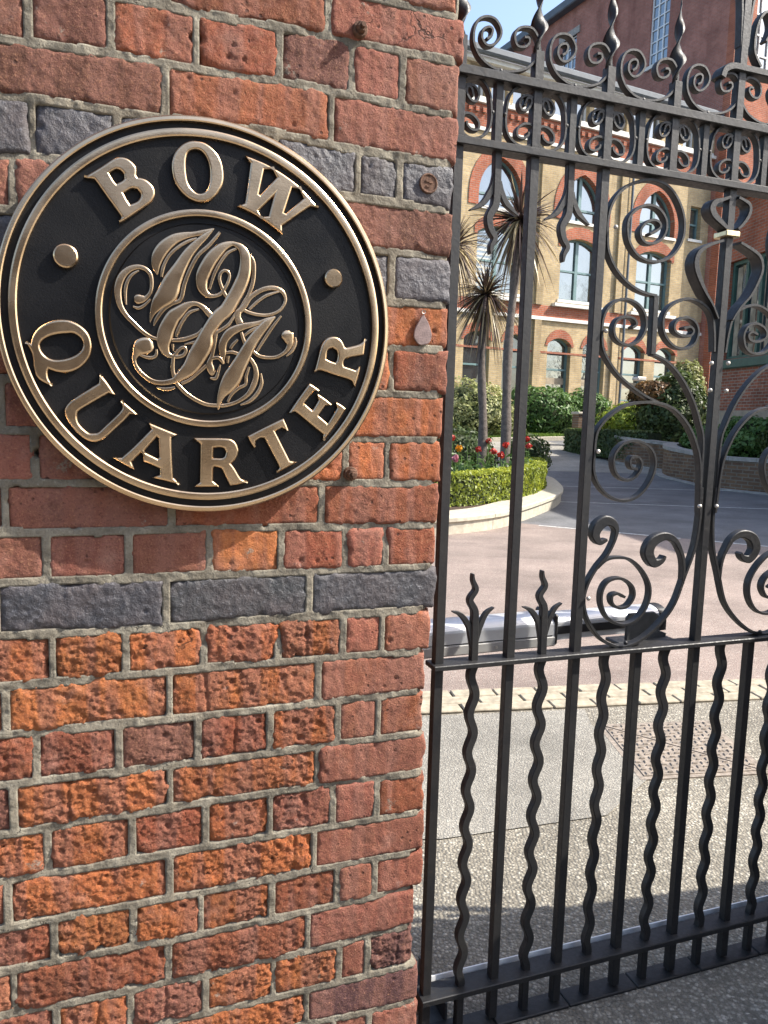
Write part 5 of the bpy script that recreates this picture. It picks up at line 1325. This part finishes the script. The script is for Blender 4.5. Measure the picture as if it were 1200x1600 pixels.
def palm(base, top, rad, n, label, seed):
    rg = np.random.default_rng(seed)
    root = empty('cordyline_palm', base)
    tag(root, label, 'palm tree', 'cordyline palms in the flower island')
    b, t_ = np.array(base), np.array(top)
    v = t_ - b
    zs = np.linspace(0, 1, 14)
    pth = [tuple(v * q + np.array([.05 * math.sin(q * 5 + seed), 0, 0]) * q * (1 - q) * 4) for q in zs]
    V, F = tube(pth, [.085 - .03 * q + .006 * math.sin(q * 60) for q in zs], 10)
    mesh('trunk', V, F, 'bark', root, smooth=True)
    V, F, T = [], [], []
    for i in range(n):
        el = math.asin(rg.uniform(-.95, 1.0)); az = rg.uniform(0, 2 * math.pi)
        L_ = rad * rg.uniform(.75, 1.12)
        droop = rg.uniform(.15, .8) + (0.4 if el < .1 else 0)
        wv = rg.uniform(.014, .026)
        d = np.array([math.cos(el) * math.cos(az), math.cos(el) * math.sin(az), math.sin(el)])
        side = np.cross(d, [0, 0, 1.0]); side /= np.linalg.norm(side) + 1e-9
        side = side * math.cos(rg.uniform(-.9, .9)) + np.array([0, 0, rg.uniform(-.5, .5)])
        k = len(V)
        for j, u in enumerate((0.04, .3, .6, .85, 1.0)):
            c = v + d * L_ * u + np.array([0, 0, -droop * L_ * u * u * .7])
            w_ = wv * (1 - u) ** .6 * (1 if u > .1 else .7) + .001
            V.append(tuple(c - side * w_)); V.append(tuple(c + side * w_))
        tt = rg.uniform(.7, 1.0) if (el < -.1 and rg.random() < .55) or rg.random() < .12 else rg.uniform(0, .6)
        for j in range(4):
            F.append((k + 2 * j, k + 2 * j + 1, k + 2 * j + 3, k + 2 * j + 2)); T.append(tt)
    o = mesh('crown', V, F, 'palm_leaf', root)
    at = o.data.attributes.new('tint', 'FLOAT', 'FACE')
    at.data.foreach_set('value', np.array(T, np.float32))
    return root
palm((1.62, 13.05, .25), (1.64, 13.36, 3.42), .74, 300, 'shorter cordyline palm with a dark spiky head, nearer the pier', 1)
palm((1.86, 12.05, .25), (2.0, 12.46, 4.42), .78, 320, 'taller cordyline palm half hidden behind an upright gate bar', 2)
palm((1.1, 14.1, .25), (1.1, 13.97, 4.33), .82, 300, 'palm with straw coloured leaves showing past the pier edge', 3)
# ------------------------------------------------------------------ lawn, far planting
lk = empty('lawn_kerb', (0, 0, 0)); struct(lk)
A0, A1 = Vector((-6, 20.1, 0)), Vector((6.3, 25.45, 0))
dl = (A1 - A0).normalized(); nl = Vector((-dl.y, dl.x, 0))
L_ = (A1 - A0).length
k = 0
while k < L_ - .5:
    V = []
    for a, b, z in ((k, 0, 0), (k + .99, 0, 0), (k + .99, .15, 0), (k, .15, 0), (k, 0, .12), (k + .99, 0, .12), (k + .99, .15, .12), (k, .15, .12)):
        q = A0 + dl * a + nl * b
        V.append((q.x, q.y, gz(q.y) + z))
    mesh('kerb_stone', V, box_vf(0, 1, 0, 1, 0, 1)[1], 'stone', lk)
    k += 1.0
def lawn():
    V, F = [], []
    na, nb = 24, 8
    for i in range(na + 1):
        for j in range(nb + 1):
            q = A0 + dl * (L_ * i / na) + nl * (.15 + 5 * j / nb)
            V.append((q.x, q.y, gz(q.y) + .1 + .1 * j / nb))
    for i in range(na):
        for j in range(nb):
            a = i * (nb + 1) + j
            F.append((a, a + nb + 1, a + nb + 2, a + 1))
    struct(mesh('lawn', V, F, 'lawn'))
    rg = np.random.default_rng(2)
    n = 9000
    a = rg.uniform(.45 * L_, L_, n); b = .16 + rg.exponential(.8, n).clip(0, 4)
    C = np.stack([A0.x + dl.x * a + nl.x * b, A0.y + dl.y * a + nl.y * b, np.zeros(n)], 1)
    C[:, 2] = np.minimum(.8, np.maximum(0, .08 * (C[:, 1] - 16))) + .13
    o = leaf_mesh('grass', C, rg.normal(0, 1, (n, 3)) * np.array([1, 1, .2]), .04, rg.uniform(0, 1, n), 'grass', None, .3, 3)
    struct(o, 'stuff')
lawn()
bush('variegated_shrub', (2.5, 25.2, 1.55), (1.75, .9, .95), 7000, .055, 'variegated', 'large cream and green variegated shrub behind the palm trunks', 31)
bush('green_shrub', (5.35, 27.0, 1.6), (1.5, .8, .92), 6500, .06, 'green_leaf', 'dense mid-green shrub under the ground floor windows', 32)
bush('green_shrub', (6.95, 27.6, 1.55), (1.1, .7, .9), 4000, .06, 'green_leaf', 'rounded green shrub right of the tall iron bar with the scrolls', 33)
bush('lime_shrub', (7.83, 24.4, 1.3), (1.05, .75, .7), 5000, .06, 'lime_leaf', 'bright lime-green low shrub framed by the round iron arch', 34)
bush('evergreen_shrub', (8.5, 22.8, 1.58), (1.05, .8, 1.1), 6500, .06, 'dark_box', 'big dark evergreen shrub left of the middle gate bar', 35)
bush('rust_shrub', (7.8, 22.8, 2.2), (.63, .5, .4), 2600, .05, 'rust_leaf', 'rust-tipped shrub top above the lime-green shrub', 36)
bush('golden_shrub', (9.0, 23.4, 2.42), (.52, .5, .8), 3400, .05, 'variegated', 'tall golden shrub touching the middle gate bar', 37)
path_hedge('low_box_hedge', [(5.45, 22.4), (5.75, 21.4), (6.2, 20.2), (6.75, 19.3)], .6, .72, .42, 9000, .04, 'dark_box', 'low dark clipped hedge bordering the drive beyond the gate', 38)
def plum():
    root = empty('plum_cordyline', (7.45, 25.3, .75))
    rg = np.random.default_rng(5)
    V, F, T = [], [], []
    for i in range(90):
        az, el = rg.uniform(0, 6.28), rg.uniform(.3, 1.45)
        d = np.array([math.cos(el) * math.cos(az), math.cos(el) * math.sin(az), math.sin(el)])
        sd = np.cross(d, [0, 0, 1.0]); sd /= np.linalg.norm(sd)
        L2 = rg.uniform(.8, 1.25)
        k = len(V)
        for u in (0, .4, .75, 1):
            c = d * L2 * u + np.array([0, 0, -.25 * u * u * L2 * math.cos(el)])
            V += [tuple(c - sd * .03 * (1 - u)), tuple(c + sd * .03 * (1 - u))]
        for j in range(3):
            F.append((k + 2 * j, k + 2 * j + 1, k + 2 * j + 3, k + 2 * j + 2)); T.append(rg.uniform(0, 1))
    o = mesh('leaves', V, F, 'plum_leaf', root)
    o.data.attributes.new('tint', 'FLOAT', 'FACE').data.foreach_set('value', np.array(T, np.float32))
    tag(root, 'plum-brown spiky plant between the green and lime shrubs', 'plant')
plum()
# brick post
bp = empty('brick_post', (5.97, 23.75, gz(23.75)), R(20))
box('shaft', -.17, .17, -.17, .17, 0, .96, 'brown_brick', bp)
box('cap', -.21, .21, -.21, .21, .96, 1.04, 'stone', bp, .02)
tag(bp, 'short brick gate post with stone cap by the far lawn', 'post')
# ------------------------------------------------------------------ planters
def planter(name, pts, hgt, wd_, label, step=.62):
    path = catmull(pts, 12)
    sg = np.r_[0, np.cumsum(np.linalg.norm(np.diff(path, axis=0), axis=1))]
    root = empty(name, (0, 0, 0))
    tag(root, label, 'planter wall')
    def band(nm, t0, t1, o0, o1, z0, z1, mat, k=5):
        V, F = [], []
        for q in np.linspace(t0, t1, k):
            p_ = along(path, sg, q); d = along(path, sg, q + .05) - along(path, sg, q - .05); d /= np.linalg.norm(d)
            n_ = np.array([-d[1], d[0]])
            g = gz(p_[1])
            for a, z in ((o0, z0), (o0, z1), (o1, z1), (o1, z0)):
                V.append((p_[0] + n_[0] * a, p_[1] + n_[1] * a, g + z))
        for i in range(k - 1):
            for j in range(4):
                F.append((i * 4 + j, i * 4 + (j + 1) % 4, i * 4 + 4 + (j + 1) % 4, i * 4 + 4 + j))
        F += [(3, 2, 1, 0), tuple(range(4 * k - 4, 4 * k))]
        return mesh(nm, V, F, mat, root)
    band('wall_body', 0.06, sg[-1] - .06, 0, wd_, -.05, hgt, 'brown_brick_side', 40)
    t = 0.06
    while t < sg[-1] - .1:
        band('coping_stone', t + .004, min(t + step, sg[-1] - .06) - .004, -.03, wd_ + .03, hgt, hgt + .075, 'coping', 4)
        t += step
    band('kerb_strip', .06, sg[-1] - .06, -.16, -.002, 0, .035, 'coping', 40)
    return root
M['coping'] = simple('grey_coping', (.3, .28, .25), .85, nscale=8, var=.25, bump=.4, bdist=.006)
planter('curved_planter', [(8.9, 13.2), (8.1, 14.3), (7.5, 15.15), (7.0, 16.0), (6.72, 16.7), (6.5, 17.5), (6.6, 18.2), (7.0, 18.7)][::-1], .62, .25, 'curved brown brick planter wall behind the middle gate bar')
planter('back_planter', [(5.95, 20.1), (6.35, 19.3), (6.75, 18.75), (7.4, 18.4)], .62, .25, 'far brown brick planter wall beside the low dark hedge')
bush('ivy_shrub', (8.0, 17.0, 1.0), (.75, .8, .5), 3200, .06, 'green_leaf', 'leafy green shrub spilling over the curved planter', 41)
bush('ivy_shrub', (8.6, 15.6, 1.05), (.8, .9, .55), 3600, .06, 'dark_box', 'dark leafy shrub at the right edge of the photo above the planter', 42)
bush('planter_shrub', (7.35, 17.9, .95), (.4, .4, .35), 1500, .05, 'green_leaf', 'small shrub in the planter left of the middle gate bar', 43)
# ------------------------------------------------------------------ yellow brick building
FY = R(26)
FD = 24.7219
def fac_frame(name):
    return empty(name, (-math.sin(FY) * FD, math.cos(FY) * FD, 0), FY)
YB = fac_frame('yellow_brick_building')
tag(YB, 'yellow brick Victorian building with red brick arched windows across the courtyard', 'building')
def seg_arch(u0, u1, z0, zs, rise, n=9):
    w_ = u1 - u0
    r = (w_ * w_ / 4 + rise * rise) / (2 * rise)
    c = zs + rise - r
    a0 = math.asin(w_ / 2 / r)
    top = [((u0 + u1) / 2 + r * math.sin(a), c + r * math.cos(a)) for a in np.linspace(a0, -a0, n)]
    return [(u0, z0), (u1, z0)] + top
def gothic(u0, u1, z0, zs, zc, n=8):
    cu = (u0 + u1) / 2
    hw = (u1 - u0) / 2
    hgt = zc - zs
    r = (hw * hw + hgt * hgt) / (2 * hw)
    a1 = math.asin(min(1, hgt / r))
    rt = [(u1 - r + r * math.cos(a), zs + r * math.sin(a)) for a in np.linspace(0, a1, n)]
    lf = [(u0 + r - r * math.cos(a), zs + r * math.sin(a)) for a in np.linspace(a1, 0, n)]
    return [(u0, z0), (u1, z0)] + rt + lf[1:]
def grow(fn, args, dlt, zadd):
    a = list(args)
    a[0] -= dlt; a[1] += dlt
    return a
openings, winspec = [], []
for c in (12.7, 16.5, 20.35, 24.25):
    for k, d in enumerate((-.78, .98)):
        ol = seg_arch(c + d - .58, c + d + .58, 2.3, 4.38, .26)
        openings.append(ol)
        winspec.append(('g', c + d - .58, c + d + .58, 2.3, 4.64, ol, c < 18))
    ol = seg_arch(c - .95, c + .95, 6.13, 8.22, .28)
    openings.append(ol)
    winspec.append(('f', c - .95, c + .95, 6.13, 8.5, ol, False))
    ol = gothic(c - .98, c + .98, 9.15, 9.6, 10.93)
    openings.append(ol)
    winspec.append(('p', c - .98, c + .98, 9.15, 10.93, ol, False))
tops = [9.6 + .95 * i for i in range(19)]
for u in tops:
    ol = [(u - .36, 12.86), (u + .36, 12.86), (u + .36, 13.95), (u - .36, 13.95)]
    openings.append(ol)
    winspec.append(('t', u - .36, u + .36, 12.86, 13.95, ol, False))
sm = [(26.1, 9.25), (26.75, 9.25), (26.75, 10.6), (26.1, 10.6)]
openings.append(sm); winspec.append(('s', 26.1, 26.75, 9.25, 10.6, sm, False))
plate('wall', [[(8.5, .5), (27.2, .5), (27.2, 14.1), (8.5, 14.1)]] + openings, .34, 'yellow_brick', YB, y=0)
box('side_wall', 8.5, 8.84, .35, 12, .5, 14.1, 'yellow_brick', YB)
box('roof', 8.5, 27.19, .2, 12, 14.12, 14.4, 'slate', YB)
def window(kind, u0, u1, z0, z1, ol, dark):
    fr = .07
    cu = (u0 + u1) / 2
    ins = np.array(ol)
    c0 = np.array([cu, (z0 + z1) / 2])
    inner = c0 + (ins - c0) * np.array([1 - 2 * fr / (u1 - u0), 1 - 2 * fr / (z1 - z0)])
    big = c0 + (ins - c0) * 1.012
    fmat = 'white_frame' if kind in ('t',) else 'teal'
    f = plate('window', [big, inner], .1, fmat, YB, y=.21)
    plate('pane', [c0 + (ins - c0) * .985], .02, 'glass_dark' if dark else 'glass', f, y=.275)
    m = .04
    zm = z0 + (z1 - z0) * (.48 if kind != 'p' else .28)
    if kind in ('f', 'p'):
        box('mullion', cu - .07, cu + .07, .20, .27, z0 + .05, z1 - .06, fmat, f)
    if kind == 'p':
        box('transom', u0 + .05, u1 - .05, .205, .268, zm - .04, zm + .04, fmat, f)
    elif kind != 't':
        box('meeting_rail', u0 + .05, u1 - .05, .205, .272, zm - .035, zm + .035, fmat, f)
    if kind in ('f', 'p', 's', 't'):
        box('sill', u0 - .08, u1 + .08, -.06, .2, z0 - .11, z0 - .002, 'white_stone', f)
    if kind == 'g' and not dark:
        box('blind', u0 + .08, u1 - .08, .262, .272, z0 + .55, z0 + .8, 'curtain', f)
    if kind == 'f' and cu < 18:
        for q in range(12):
            box('blind_slat', u0 + .09, cu - .09, .262, .272, z0 + .2 + q * .16, z0 + .28 + q * .16, 'blind', f)
for ws in winspec:
    window(*ws)
for kind, u0, u1, z0, z1, ol, dk in winspec:
    if kind == 'g':
        o2 = seg_arch(u0 - .12, u1 + .12, 4.2, 4.36, .62)
        i2 = seg_arch(u0 + .001, u1 - .001, 4.1, 4.38, .262)
        rim = o2[2:] + [(u0 - .12, 4.32), (u0 - .001, 4.32)] + i2[2:][::-1] + [(u1 + .001, 4.32), (u1 + .12, 4.32)]
        plate('arch_surround', [rim], .3, 'red_facing', YB, y=-.025)
    elif kind == 'f':
        o2 = seg_arch(u0 - .14, u1 + .14, 8.2, 8.46, .5)
        i2 = seg_arch(u0 + .001, u1 - .001, 8.1, 8.22, .282)
        rim = o2[2:] + [(u0 - .14, 8.15), (u0 - .001, 8.15)] + i2[2:][::-1] + [(u1 + .001, 8.15), (u1 + .14, 8.15)]
        plate('arch_surround', [rim], .3, 'red_facing', YB, y=-.025)
    elif kind == 'p':
        o2 = gothic(u0 - .42, u1 + .42, 9.15, 9.6, 11.5)
        plate('arch_surround', [o2, gothic(u0 - .001, u1 + .001, 9.15, 9.6, 10.931) ], .3, 'red_facing', YB, y=-.03) if False else None
        i2 = gothic(u0 + .001, u1 - .001, 9.15, 9.6, 10.93)
        rim = [(u1 + .42, 9.16)] + o2[2:] + [(u0 - .42, 9.16), (u0 + .001, 9.16)] + i2[2:][::-1] + [(u1 - .001, 9.16)]
        plate('arch_surround', [rim], .3, 'red_facing', YB, y=-.03)
box('string_course', 8.5, 27.19, -.09, .0, 5.27, 5.4, 'white_stone', YB)
box('red_band', 8.5, 27.19, -.02, .0, 5.4, 5.83, 'red_facing', YB)
for c in (12.7, 16.5, 20.35, 24.25):
    box('sill_shelf', c - 1.25, c + 1.25, -.2, .0, 5.84, 5.96, 'white_stone', YB)
box('cornice_line', 8.5, 27.19, -.06, 0, 11.72, 11.84, 'white_stone', YB)
box('red_frieze', 8.5, 27.19, -.04, 0, 11.84, 12.62, 'red_facing', YB)
for i in range(62):
    box('dentil', 8.6 + i * .3, 8.74 + i * .3, -.13, -.041, 12.3, 12.46, 'red_facing', YB)
box('sill_band', 8.5, 27.19, -.16, 0, 12.62, 12.74, 'white_stone', YB)
box('fascia', 8.5, 27.19, -.2, 0, 13.98, 14.14, 'white_stone', YB)
box('gutter', 8.4, 27.19, -.46, -.2, 14.14, 14.42, 'lead', YB, .06)
for u, w_ in ((14.45, .55), (18.42, .32), (22.35, .32)):
    box('pilaster', u - w_ / 2, u + w_ / 2, -.1, 0, .5, 5.26, 'white_stone' if u < 15 else 'yellow_brick', YB)
    if u > 15:
        box('pilaster', u - w_ / 2, u + w_ / 2, -.1, 0, 5.84, 11.71, 'yellow_brick', YB)
V, F = tube([(22.75, -.1, .6), (22.75, -.1, 14.2)], [.055, .055], 8)
mesh('downpipe', V, F, 'lead', YB)
box('band_course', 8.5, 27.19, -.012, 0, 4.02, 4.09, 'red_facing', YB)
# ------------------------------------------------------------------ tall red block behind
RB = fac_frame('red_brick_block')
tag(RB, 'tall red brick block rising behind the yellow building, its shaded side facing the gate', 'building')
plate('front_wall', [[(27.2, .5), (42, .5), (42, 23), (27.2, 23)], [(28.35, 16.2), (29.95, 16.2), (29.95, 21), (28.35, 21)], [(32, 16.2), (33.6, 16.2), (33.6, 21), (32, 21)]], .4, 'red_facing', RB, y=-.65)
for u in (28.35, 32):
    f = plate('window', [[(u - .02, 16.18), (u + 1.62, 16.18), (u + 1.62, 21.02), (u - .02, 21.02)], [(u + .1, 16.3), (u + 1.5, 16.3), (u + 1.5, 20.9), (u + .1, 20.9)]], .1, 'white_frame', RB, y=-.45)
    plate('pane', [[(u, 16.2), (u + 1.6, 16.2), (u + 1.6, 21), (u, 21)]], .02, 'glass', f, y=-.39)
    for q in (.53, 1.06):
        box('glazing_bar', u + q - .03, u + q + .03, -.46, -.4, 16.3, 20.9, 'white_frame', f)
    for q in range(1, 6):
        box('glazing_bar', u + .1, u + 1.5, -.455, -.4, 16.2 + q * .8 - .03, 16.2 + q * .8 + .03, 'white_frame', f)
def side_face():
    # the left flank, built in its own frame so its bricks run along it
    root = RB
    ys = [(-.25, 3.1), (4.25, 9.6), (10.75, 16.1), (17.25, 30)]
    for a, b in ys:
        box('side_wall', 27.2, 27.6, a, b, .5, 23, 'red_side', root)
    for y0 in (3.1, 9.6, 16.1):
        box('side_wall', 27.2, 27.6, y0, y0 + 1.15, .5, 17.9, 'red_side', root)
        box('side_wall', 27.2, 27.6, y0, y0 + 1.15, 21.6, 23, 'red_side', root)
        f = box('window', 27.32, 27.4, y0, y0 + 1.15, 17.9, 21.6, 'glass', root)
        for q in (0, .36, .72, 1.09):
            box('glazing_bar', 27.27, 27.33, y0 + q, y0 + q + .06, 17.9, 21.6, 'white_frame', f)
        for q in range(8):
            box('glazing_bar', 27.275, 27.33, y0, y0 + 1.15, 17.9 + q * .52, 17.95 + q * .52, 'white_frame', f)
        box('sill', 27.08, 27.3, y0 - .1, y0 + 1.25, 17.75, 17.9, 'white_stone', f)
        box('lintel', 27.14, 27.3, y0 - .25, y0 + 1.4, 21.6, 21.95, 'coping', f)
    for y0 in (6.6, 13.2):
        box('buttress', 26.98, 27.19, y0, y0 + .8, 14.5, 22.4, 'red_side', root)
    box('eaves_gutter', 26.75, 27.3, -.9, 30, 23.0, 23.45, 'lead', root, .05)
    box('roof', 27.2, 41.9, -.6, 30, 23.02, 23.3, 'slate', root)
side_face()
# ------------------------------------------------------------------ bay house on the right
BY = math.atan2(-.9888, .1495)
BH = empty('bay_house', (8.67, 19.5, 0), BY)
tag(BH, 'red brick house with a green framed bay window at the right edge', 'building')
plate('upper_wall', [[(-.78, 3.0), (12, 3.0), (12, 6.9), (-.78, 6.9)], [(-.5, 3.02), (1.9, 3.02), (1.9, 5.45), (-.5, 5.45)], [(3.5, 3.02), (5.9, 3.02), (5.9, 5.45), (3.5, 5.45)]], .3, 'red_facing', BH, y=0)
for u in (-.5, 3.5):
    f = plate('window', [[(u - .02, 3), (u + 2.42, 3), (u + 2.42, 5.47), (u - .02, 5.47)], [(u + .09, 3.1), (u + 2.31, 3.1), (u + 2.31, 5.36), (u + .09, 5.36)]], .12, 'green_paint', BH, y=.1)
    plate('pane', [[(u, 3.02), (u + 2.4, 3.02), (u + 2.4, 5.45), (u, 5.45)]], .02, 'glass_dark', f, y=.18)
    for q in (.62, 1.2, 1.8):
        box('mullion', u + q - .045, u + q + .045, .09, .17, 3.1, 5.36, 'green_paint', f)
    for q in range(7):
        box('curtain', u + .12 + q * .32, u + .32 + q * .32, .172, .178, 3.1, 5.3, 'curtain', f)
box('green_sill', -.85, 12, -.1, .32, 2.78, 2.998, 'green_paint', BH, .02)
box('dado_wall', -.78, 12, 0, .3, 1.72, 2.778, 'bay_x', BH) if 'bay_x' in M else None
M['bay_x'] = m_fbrick('dado_red_brick', [(.34, .12, .07), (.2, .075, .05)], (.3, .25, .2))
box('dado_wall', -.78, 12, 0, .3, 1.72, 2.778, 'bay_x', BH)
plate('plinth', [[(-.82, -.1), (12, -.1), (12, 1.72), (-.82, 1.72)], [(.1, .75), (.75, .75), (.75, 1.35), (.1, 1.35)]], .34, 'plinth', BH, y=-.03) if 'plinth' in M else None
M['plinth'] = simple('rendered_plinth', (.3, .25, .19), .9, nscale=3, var=.25)
plate('plinth', [[(-.82, -.1), (12, -.1), (12, 1.718), (-.82, 1.718)], [(.1, .75), (.75, .75), (.75, 1.35), (.1, 1.35)]], .34, 'plinth', BH, y=-.03)
box('basement_window', .1, .75, .12, .16, .75, 1.35, 'blind', BH)
box('end_wall', -.78, -.48, .31, 8, -.1, 6.9, 'bay_x', BH)
box('gutter', -.95, 12, -.25, .05, 6.9, 7.05, 'lead', BH, .03)
V = [(-.9, -.2, 7.06), (12, -.2, 7.06), (12, 4, 7.7), (-.9, 4, 7.7), (12, 8, 7.06), (-.9, 8, 7.06)]
mesh('roof', V, [(0, 1, 2, 3), (3, 2, 4, 5), (0, 3, 5), (1, 4, 2)], 'slate', BH)

# ------------------------------------------------------------------ bare street trees beyond the house (seen mirrored in the window panes)
def bare_tree(x, y, hgt, seed, label):
    rg = random.Random(seed)
    root = empty('bare_tree', (x, y, gz(y)))
    tag(root, label, 'tree', 'bare trees beyond the bay house')
    V, F = [], []
    def limb(p, d, L_, r, lev):
        n = 5
        pts, rr = [p.copy()], [r]
        for i in range(n):
            d = (d + Vector((rg.uniform(-1, 1), rg.uniform(-1, 1), rg.uniform(-.4, .8))) * .17).normalized()
            p = p + d * L_ / n
            pts.append(p.copy()); rr.append(r * (1 - .55 * (i + 1) / n))
        v, f = tube([tuple(q) for q in pts], rr, 6 if lev < 2 else 4)
        k = len(V); V.extend(v); F.extend(tuple(i + k for i in q) for q in f)
        if lev < 5:
            for q in range(4 if lev < 3 else 3):
                j = rg.randint(2, n)
                dd = (d + Vector((rg.uniform(-1, 1), rg.uniform(-1, 1), rg.uniform(-.2, .8))) * .9).normalized()
                limb(pts[j], dd, L_ * rg.uniform(.55, .75), rr[j] * .62, lev + 1)
    limb(Vector((0, 0, 0)), Vector((0, 0, 1)), hgt * .38, .28, 0)
    m1 = 6 * 6
    mesh('trunk', V[:36], [f for f in F if max(f) < 36], 'twig', root, smooth=True)
    mesh('crown', V, [f for f in F if min(f) >= 36], 'twig', root, smooth=True)
bare_tree(33, 21, 15, 1, 'bare tree beyond the bay house, nearer the yellow building')
bare_tree(41, 14, 16, 2, 'bare tree beyond the bay house, nearer the street')

# ------------------------------------------------------------------ unseen terrace added behind the camera to warm bronze reflections and trim sky fill
ST = empty('reflection_terrace', (-2, -15, 0), R(8))
tag(ST, 'unseen brick terrace added behind the camera for reflections and fill', 'building')
wins = [[(x, z), (x + 1.1, z), (x + 1.1, z + 1.7), (x, z + 1.7)] for x in range(-17, 14, 3) for z in (1.0, 4.2)]
plate('wall', [[(-18, 0), (15, 0), (15, 6.4), (-18, 6.4)]] + wins, .3, 'brown_brick', ST, y=-.15)
for q in wins:
    (x, z) = q[0]
    f = plate('window', [[(x - .02, z - .02), (x + 1.12, z - .02), (x + 1.12, z + 1.72), (x - .02, z + 1.72)], [(x + .08, z + .08), (x + 1.02, z + .08), (x + 1.02, z + 1.62), (x + .08, z + 1.62)]], .08, 'white_frame', ST, y=-.04)
    plate('pane', [[(x, z), (x + 1.1, z), (x + 1.1, z + 1.7), (x, z + 1.7)]], .02, 'glass_dark', f, y=-.01)
box('body', -18, 15, -6, -.16, 0, 6.4, 'brown_brick', ST)
mesh('roof', [(-18.2, .4, 6.41), (15.2, .4, 6.41), (15.2, -3, 8.2), (-18.2, -3, 8.2), (15.2, -6.2, 6.41), (-18.2, -6.2, 6.41)], [(0, 1, 2, 3), (3, 2, 4, 5), (0, 3, 5), (1, 4, 2)], 'slate', ST)
